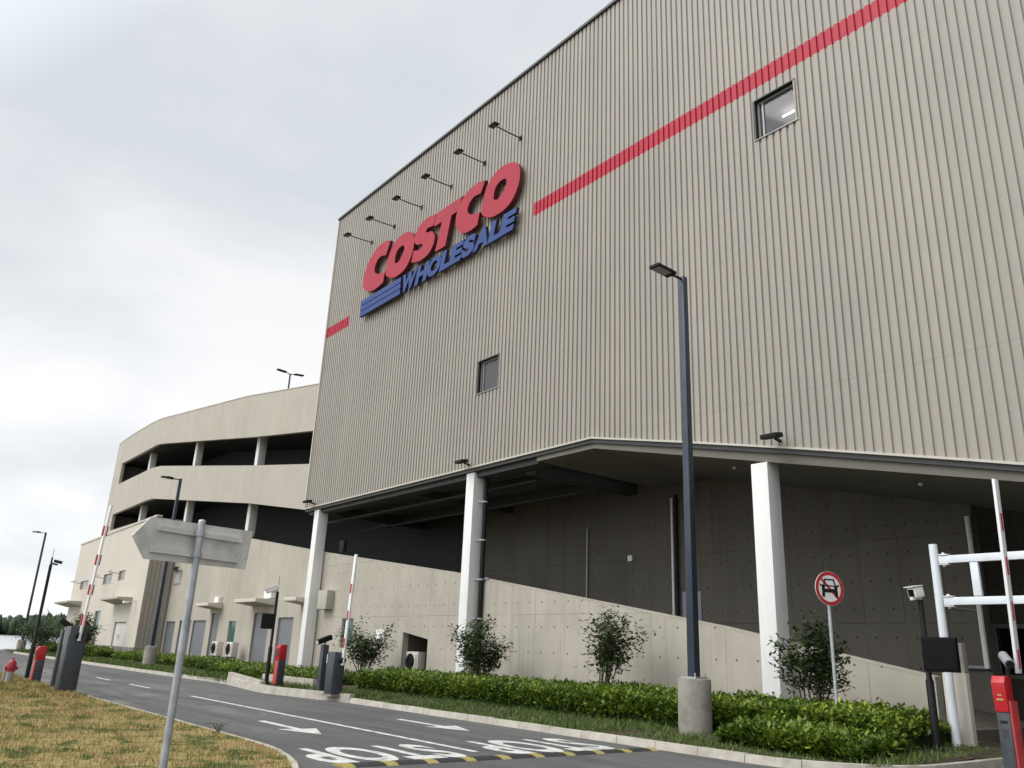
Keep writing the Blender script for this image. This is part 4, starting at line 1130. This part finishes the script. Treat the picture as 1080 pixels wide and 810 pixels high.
# ================================================================== AIR CONDITIONERS
def aircon(x, y, z, label):
    t = thing('air_conditioner', (x, y, z), label, 'air conditioner', 'cream outdoor air conditioner units at the concrete wall')
    w, d, h = .92, .36, .84
    b = MB().box(x - w / 2, x + w / 2, y - d / 2, y + d / 2, z + .06, z + h).build('casing', ac_white, t, bevel=.02)
    gr = MB()
    for r in (.30, .24, .18, .12, .06):
        gr.tube([(x - .12 + r * cos(q), y - d / 2 - .012, z + .45 + r * sin(q)) for q in np.linspace(0, 2 * pi, 20)], .008, 5, caps=False)
    gr.build('fan_grille', black_m, b)
    fn = MB().tube([(x - .12, y - d / 2 - .004, z + .45), (x - .12, y - d / 2 - .001, z + .45)], .32, 24).build('fan_opening', black_soft, b)
    lv = MB()
    for i in range(8): lv.box(x + .25, x + .42, y - d / 2 - .008, y - d / 2 - .001, z + .2 + i * .07, z + .23 + i * .07)
    lv.build('vent_slots', cam_grey, b)
    for q in (-.35, .35): MB().box(x + q - .03, x + q + .03, y - d / 2 + .02, y + d / 2 - .02, z - .55, z + .06).build('leg', cam_grey, t)
    return t
ac0 = aircon(-49.5, 17.95, .72, 'air conditioner below the green window, farther of the pair')
ac1 = copy_thing(ac0, (-47.2, 17.95, .72), 'air conditioner between the green window and the canopied grey door')
ac2 = copy_thing(ac0, (-29.72, 18.98, .66), 'air conditioner standing inside the dark niche of the concrete wall')
copy_thing(ac0, (-74.2, 16.5, .9), 'air conditioner below the tall window of the cream service block')

# ================================================================== PLANTING
bz = lambda y: .10 + .20 * np.clip((y - 12.7) / 5.3, 0, 1)
def hedge(x0, x1, y0, y1, h, n, label, lf=.085, taper=True, R=None):
    R = R or np.random.default_rng(int(abs(x0) * 10))
    cx = (x0 + x1) / 2; t = thing('hedge', (cx, (y0 + y1) / 2, float(bz((y0 + y1) / 2))), label, 'hedge', 'clipped leafy hedges along the building')
    def top(x, y):
        edge = np.minimum(np.minimum((y - y0) / .45, (y1 - y) / .3), np.minimum((x - x0) / .5, (x1 - x) / .5))
        return h * (.88 + .24 * fbm2(x * 1.3, y * 1.3, 5)) * np.sqrt(np.clip(edge + .25, .05, 1))
    nx, ny = max(8, int((x1 - x0) / .22)), max(5, int((y1 - y0) / .22))
    X, Yg = np.meshgrid(np.linspace(x0 + .06, x1 - .06, nx), np.linspace(y0 + .06, y1 - .06, ny))
    Zt = bz(Yg) + top(X, Yg) - .12 + R.uniform(-.03, .03, X.shape)
    V = np.concatenate([np.stack([X.ravel(), Yg.ravel(), Zt.ravel()], 1), np.stack([X.ravel(), Yg.ravel(), bz(Yg).ravel() - .05], 1)])
    mb = MB(); mb.v = [tuple(p) for p in V]
    for j in range(ny - 1):
        for i in range(nx - 1): mb.f.append((j * nx + i, j * nx + i + 1, (j + 1) * nx + i + 1, (j + 1) * nx + i))
    o = nx * ny
    for i in range(nx - 1): mb.f.append((i, i + 1, o + i + 1, o + i)); j = ny - 1; mb.f.append((j * nx + i, j * nx + i + 1, o + j * nx + i + 1, o + j * nx + i))
    for j in range(ny - 1): mb.f.append((j * nx, (j + 1) * nx, o + (j + 1) * nx, o + j * nx)); mb.f.append((j * nx + nx - 1, (j + 1) * nx + nx - 1, o + (j + 1) * nx + nx - 1, o + j * nx + nx - 1))
    mb.mi = [0] * len(mb.f)
    mb.build('branches', hedge_core, t)
    # shoots: clumps of leaves spread over the top and the front, with gaps between them
    nc = n // 14
    x = R.uniform(x0, x1, nc); y = y0 + (y1 - y0) * R.random(nc) ** 1.15
    depth = R.random(nc) ** 1.6
    zt = top(x, y)
    front = R.random(nc) < .30
    y = np.where(front, y0 + .25 * R.random(nc), y)
    zz = np.where(front, zt * R.uniform(.12, 1, nc), zt * (1 - .35 * depth))
    clump_r = fbm2(x * 2.3, y * 2.3, 9) * .35 + .52
    Pc = np.stack([x, y, bz(y) + zz], 1)
    P = np.repeat(Pc, 14, 0) + R.normal(0, .055, (nc * 14, 3))
    lowness = np.repeat(zz / np.maximum(zt, .05), 14)
    rn = np.repeat(clump_r + .22 * fbm2(x * .5, y * .5, 31) + R.normal(0, .14, nc), 14) + R.normal(0, .14, nc * 14)
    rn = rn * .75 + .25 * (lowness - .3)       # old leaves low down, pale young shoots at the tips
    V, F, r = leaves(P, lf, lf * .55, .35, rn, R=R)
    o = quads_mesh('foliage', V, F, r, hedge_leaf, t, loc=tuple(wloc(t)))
    return t
hedge(-27.2, -7.9, 15.0, 17.6, .60, 90000, 'long leafy green hedge before the concrete ramp wall, beside the lamp post footing', .12)
lowh = hedge(-10.5, -7.7, 13.6, 15.3, .32, 12000, 'low loose green bushes spilling towards the kerb at the right end of the long hedge', .13)
hedge(-41.5, -29.2, 14.6, 17.2, .36, 20000, 'green hedge behind the kerbed island, before the grey doors', .11)
hedge(-61, -42.5, 15.2, 17.2, .42, 20000, 'green hedge before the pair of air conditioners', .13)
hedge(-84, -62.5, 14.6, 16.0, .6, 18000, 'far green hedge at the foot of the cream service block', .15)

# rough grass strip between kerb and hedge
PX = []
for nn, a in ((42000, (-27, -7.2, 12.75, 15.3)), (16000, (-62, -27, 12.5, 14.6)), (9000, (-86, -62, 12.2, 14.2)), (5000, (-9.5, -7.0, 14.0, 17.4))):
    x, y = scatter(nn, *a)
    keep = (fbm2(x * 1.4, y * 1.4, 11) + rng.random(nn) * 1.0 > .42) & ~((x > -8.6) & (y < 13.4) & ((x + 8.6) * 1.1 > (y - 12.7)))
    keep &= ~((x > -33) & (x < -23.5) & (y < 13.0))
    PX.append(np.stack([x[keep], y[keep], bz(y[keep])], 1))
P = np.concatenate(PX)
V, F, r = blades(P, np.where(P[:, 0] < -27, .15, .10) * (.6 + .8 * np.clip(fbm2(P[:, 0] * 1.1, P[:, 1] * 1.1, 21) + .5, 0, 1.2)), np.where(P[:, 0] < -27, .03, .02), 1.3)
gv = quads_mesh('verge_grass', V, F, r, verge_leaf)
tag(gv, 'long rough green grass between the kerb and the hedge', 'grass', kind='stuff')

def shrub(x, y, z0, H, W, label, n=2600, seed=1, low=.35, lf=.10):
    R = np.random.default_rng(seed); t = thing('shrub', (x, y, z0), label, 'shrub', 'young multi-stem shrubs in the planting bed')
    st = MB(); tips = []
    for k in range(9):
        a = R.uniform(0, 2 * pi); r = W * .5 * R.uniform(.35, 1.0); top = Vector((x + r * cos(a), y + r * sin(a), z0 + H * R.uniform(.62, .97) * (1 - .22 * (r / (W * .5)) ** 2)))
        b = Vector((x + .09 * cos(a), y + .09 * sin(a), z0)); mid = b.lerp(top, .45) + Vector((R.normal(0, .05), R.normal(0, .05), H * .08))
        st.tube([b, b.lerp(mid, .5) + Vector((R.normal(0, .02), R.normal(0, .02), 0)), mid, mid.lerp(top, .5) + Vector((R.normal(0, .04), R.normal(0, .04), 0)), top], [.026, .021, .016, .011, .005], 6)
        for q in np.linspace(.42, 1, 7):
            p = b.lerp(mid, q / .45) if q < .45 else mid.lerp(top, (q - .45) / .55)
            tips.append((p, q))
            for _ in range(2):
                d = Vector((R.normal(), R.normal(), R.normal(.25, .5))).normalized() * W * R.uniform(.10, .28)
                st.tube([p, p + d], [.006, .002], 4); tips.append((p + d, q)); tips.append((p + d * .6, q))
    st.build('stems', wood_stem, t, smooth=True)
    tips = [q for q in tips if q[0].z - z0 > H * low * R.uniform(.7, 1.15)]
    C = np.array([tuple(p) for p, q in tips]); k = R.integers(0, len(C), n)
    tone = R.normal(0, .16, len(C))
    P = C[k] + R.normal(0, 1, (n, 3)) * np.array([.11, .11, .09]) * (W / 1.5)
    V, F, r = leaves(P, lf, lf * .48, .1, np.clip(.45 + tone[k] + R.normal(0, .2, n), 0, 1), .25, R=R)
    quads_mesh('crown', V, F, r, shrub_leaf, t, loc=(x, y, z0))
    return t
shrub(-16.85, 16.75, .25, 3.0, 1.9, 'bushy dark shrub on bare stems alone before the middle of the concrete wall', 2300, 11, .36, .15)
shrub(-22.45, 16.75, .25, 2.45, 1.55, 'dense dark shrub at the foot of the column with the black pipe', 2900, 12, .22, .15)
shrub(-30.2, 16.9, .25, 2.35, 2.0, 'shrub before the teal window behind the middle barrier', 2300, 13, .28, .16)
shrub(-10.35, 16.7, .25, 2.62, 1.35, 'dark shrub beside the right white column, behind the round sign', 2900, 14, .25, .14)
shrub(-66.3, 14.2, .1, 3.2, 2.3, 'far shrub behind the left barrier cabinet, before the cream service block', 4500, 15, .2, .17)
shrub(-75.5, 13.3, .1, 2.6, 4.0, 'far low shrub near the water behind the left ticket terminal', 4000, 16, .15, .2)
R = np.random.default_rng(5)
wd = MB(); wp = Vector((-14.75, 5.58, .1))
for k in range(9):
    a = R.uniform(0, 6.28); wd.tube([wp, wp + Vector((.12 * cos(a), .12 * sin(a), .16)), wp + Vector((.3 * cos(a), .3 * sin(a), R.uniform(.10, .22)))], [.006, .004, .002], 4)
tw_ = wd.build('weed', verge_leaf, label='straggly weed growing over the lawn kerb', cat='weed', loc=tuple(wp))

# far wood across the water
def forest():
    R = np.random.default_rng(3); Vs = []; Fs = []; rn = []; base = 0
    bm = bmesh.new(); bmesh.ops.create_icosphere(bm, subdivisions=2, radius=1); sv = np.array([v.co[:] for v in bm.verts]); sf = np.array([[v.index for v in f.verts] for f in bm.faces]); bm.free()
    for k in range(2600):
        y = R.uniform(-420, 900); x = -910 - R.random() ** 1.3 * 90
        h = R.uniform(7, 12) + 4 * sin(y * .012) + 3 * sin(y * .037 + 1); r = R.uniform(2.5, 5)
        d = 1 + .28 * np.sin(sv @ R.normal(0, 3, 3) + R.random() * 6) + R.normal(0, .22, len(sv))
        V = sv * d[:, None] * np.array([r, r, h * .62]) + np.array([x, y, h * .45 - 1])
        Vs.append(V); Fs.append(sf + base); base += len(sv); rn.append(np.full(len(sv), R.random()))
    return np.concatenate(Vs), np.concatenate(Fs), np.concatenate(rn)
V, F, r = forest()
fo = quads_mesh('far_forest', V, F, r, leaf_mat('forest_leaf', [(0, (.022, .042, .022)), (.6, (.036, .062, .028)), (1, (.058, .085, .038))], .0, .9))
tag(fo, 'dark green wooded shore across the water', 'forest', kind='stuff')

# ================================================================== SKY, SUN, CAMERA
SUN_AZ = Vector((-.30, -.90, 0)).normalized(); EL = radians(50)
sdir = Vector((SUN_AZ.x * cos(EL), SUN_AZ.y * cos(EL), sin(EL)))
w = bpy.data.worlds.new('World'); scene.world = w; w.use_nodes = True
nt = w.node_tree; bg = nt.nodes['Background']
sky = nt.nodes.new('ShaderNodeTexSky'); sky.sky_type = 'NISHITA'; sky.sun_disc = False
sky.sun_elevation = EL; sky.sun_rotation = math.atan2(sdir.x, sdir.y); sky.dust_density = 3; sky.air_density = 1
def wn(kind, **kw):
    o = nt.nodes.new(kind)
    for a, b in kw.items(): setattr(o, a, b)
    return o
tc = wn('ShaderNodeTexCoord'); L = nt.links.new
sp = wn('ShaderNodeSeparateXYZ'); L(tc.outputs['Generated'], sp.inputs[0])
# project directions on a cloud layer overhead so that clouds shrink towards the horizon
zc = wn('ShaderNodeMath', operation='ADD'); L(sp.outputs[2], zc.inputs[0]); zc.inputs[1].default_value = .22
dv = wn('ShaderNodeVectorMath', operation='DIVIDE'); L(tc.outputs['Generated'], dv.inputs[0]); L(zc.outputs[0], dv.inputs[1])
mp = wn('ShaderNodeMapping'); mp.inputs['Scale'].default_value = (1, 1, .4); mp.inputs['Location'].default_value = (3.1, 1.7, 0); L(dv.outputs[0], mp.inputs[0])
nz = wn('ShaderNodeTexNoise'); nz.inputs['Scale'].default_value = 1.25; nz.inputs['Detail'].default_value = 5; nz.inputs['Roughness'].default_value = .48; nz.inputs['Distortion'].default_value = .25
L(mp.outputs[0], nz.inputs['Vector'])
cr = wn('ShaderNodeValToRGB'); L(nz.outputs['Fac'], cr.inputs[0])
el = cr.color_ramp.elements
el[0].position = .37; el[0].color = (.705, .75, .79, 1); el[1].position = .62; el[1].color = (.96, .96, .975, 1)
e3 = el.new(.5); e3.color = (.83, .86, .89, 1)
# sky boosted overhead and behind the viewer, out of view, to light the scene
dt = wn('ShaderNodeVectorMath', operation='DOT_PRODUCT'); L(tc.outputs['Generated'], dt.inputs[0]); dt.inputs[1].default_value = tuple(sdir)
mr = wn('ShaderNodeMapRange'); L(dt.outputs['Value'], mr.inputs[0]); mr.inputs[1].default_value = .55; mr.inputs[2].default_value = 1.0; mr.inputs[3].default_value = 10.1; mr.inputs[4].default_value = 30.0
hz = wn('ShaderNodeMapRange'); L(sp.outputs[2], hz.inputs[0]); hz.inputs[1].default_value = .0; hz.inputs[2].default_value = .42; hz.inputs[3].default_value = .17; hz.inputs[4].default_value = 0.
wm = wn('ShaderNodeMix', data_type='RGBA', blend_type='ADD'); wm.inputs[0].default_value = 1
hc = wn('ShaderNodeVectorMath', operation='SCALE'); hc.inputs[0].default_value = (1.0, .97, .93); L(hz.outputs[0], hc.inputs['Scale'])   # thinner cloud low down
ml = wn('ShaderNodeVectorMath', operation='SCALE'); L(cr.outputs[0], wm.inputs[6]); L(hc.outputs[0], wm.inputs[7]); L(wm.outputs[2], ml.inputs[0]); L(mr.outputs[0], ml.inputs['Scale'])
mx = wn('ShaderNodeMix', data_type='RGBA'); mx.inputs[0].default_value = .95; L(sky.outputs[0], mx.inputs[6]); L(ml.outputs[0], mx.inputs[7])
L(mx.outputs[2], bg.inputs['Color']); bg.inputs['Strength'].default_value = .10

sun = bpy.data.lights.new('sun', 'SUN'); sun.energy = 1.5; sun.angle = radians(35); sun.color = (1, .965, .90)
so = bpy.data.objects.new('sun', sun); COL.objects.link(so); so.rotation_euler = sdir.to_track_quat('Z', 'Y').to_euler(); so.location = (-40, -60, 80)

cam = bpy.data.cameras.new('camera'); co = bpy.data.objects.new('camera', cam); COL.objects.link(co)
f, pi_, ro, ya = 856.56, .319845436, .0424570167, -.90392701
d = Vector((sin(ya) * cos(pi_), cos(ya) * cos(pi_), sin(pi_))); r = d.cross(Vector((0, 0, 1))).normalized(); u = r.cross(d)
r2 = r * cos(ro) + u * sin(ro); u2 = u * cos(ro) - r * sin(ro)
M = Matrix((r2, u2, -d)).transposed().to_4x4(); M.translation = Vector((0, 0, 1.6))
co.matrix_world = M
cam.sensor_fit = 'HORIZONTAL'; cam.sensor_width = 36; cam.lens = 36 * f / 1080
cam.clip_start = .1; cam.clip_end = 9000
scene.camera = co
vs = scene.view_settings
vs.view_transform = 'Standard'; vs.look = 'None'; vs.exposure = 0; vs.gamma = 1; vs.use_curve_mapping = False
scene.cycles.use_denoising = True
scene.cycles.max_bounces = 8
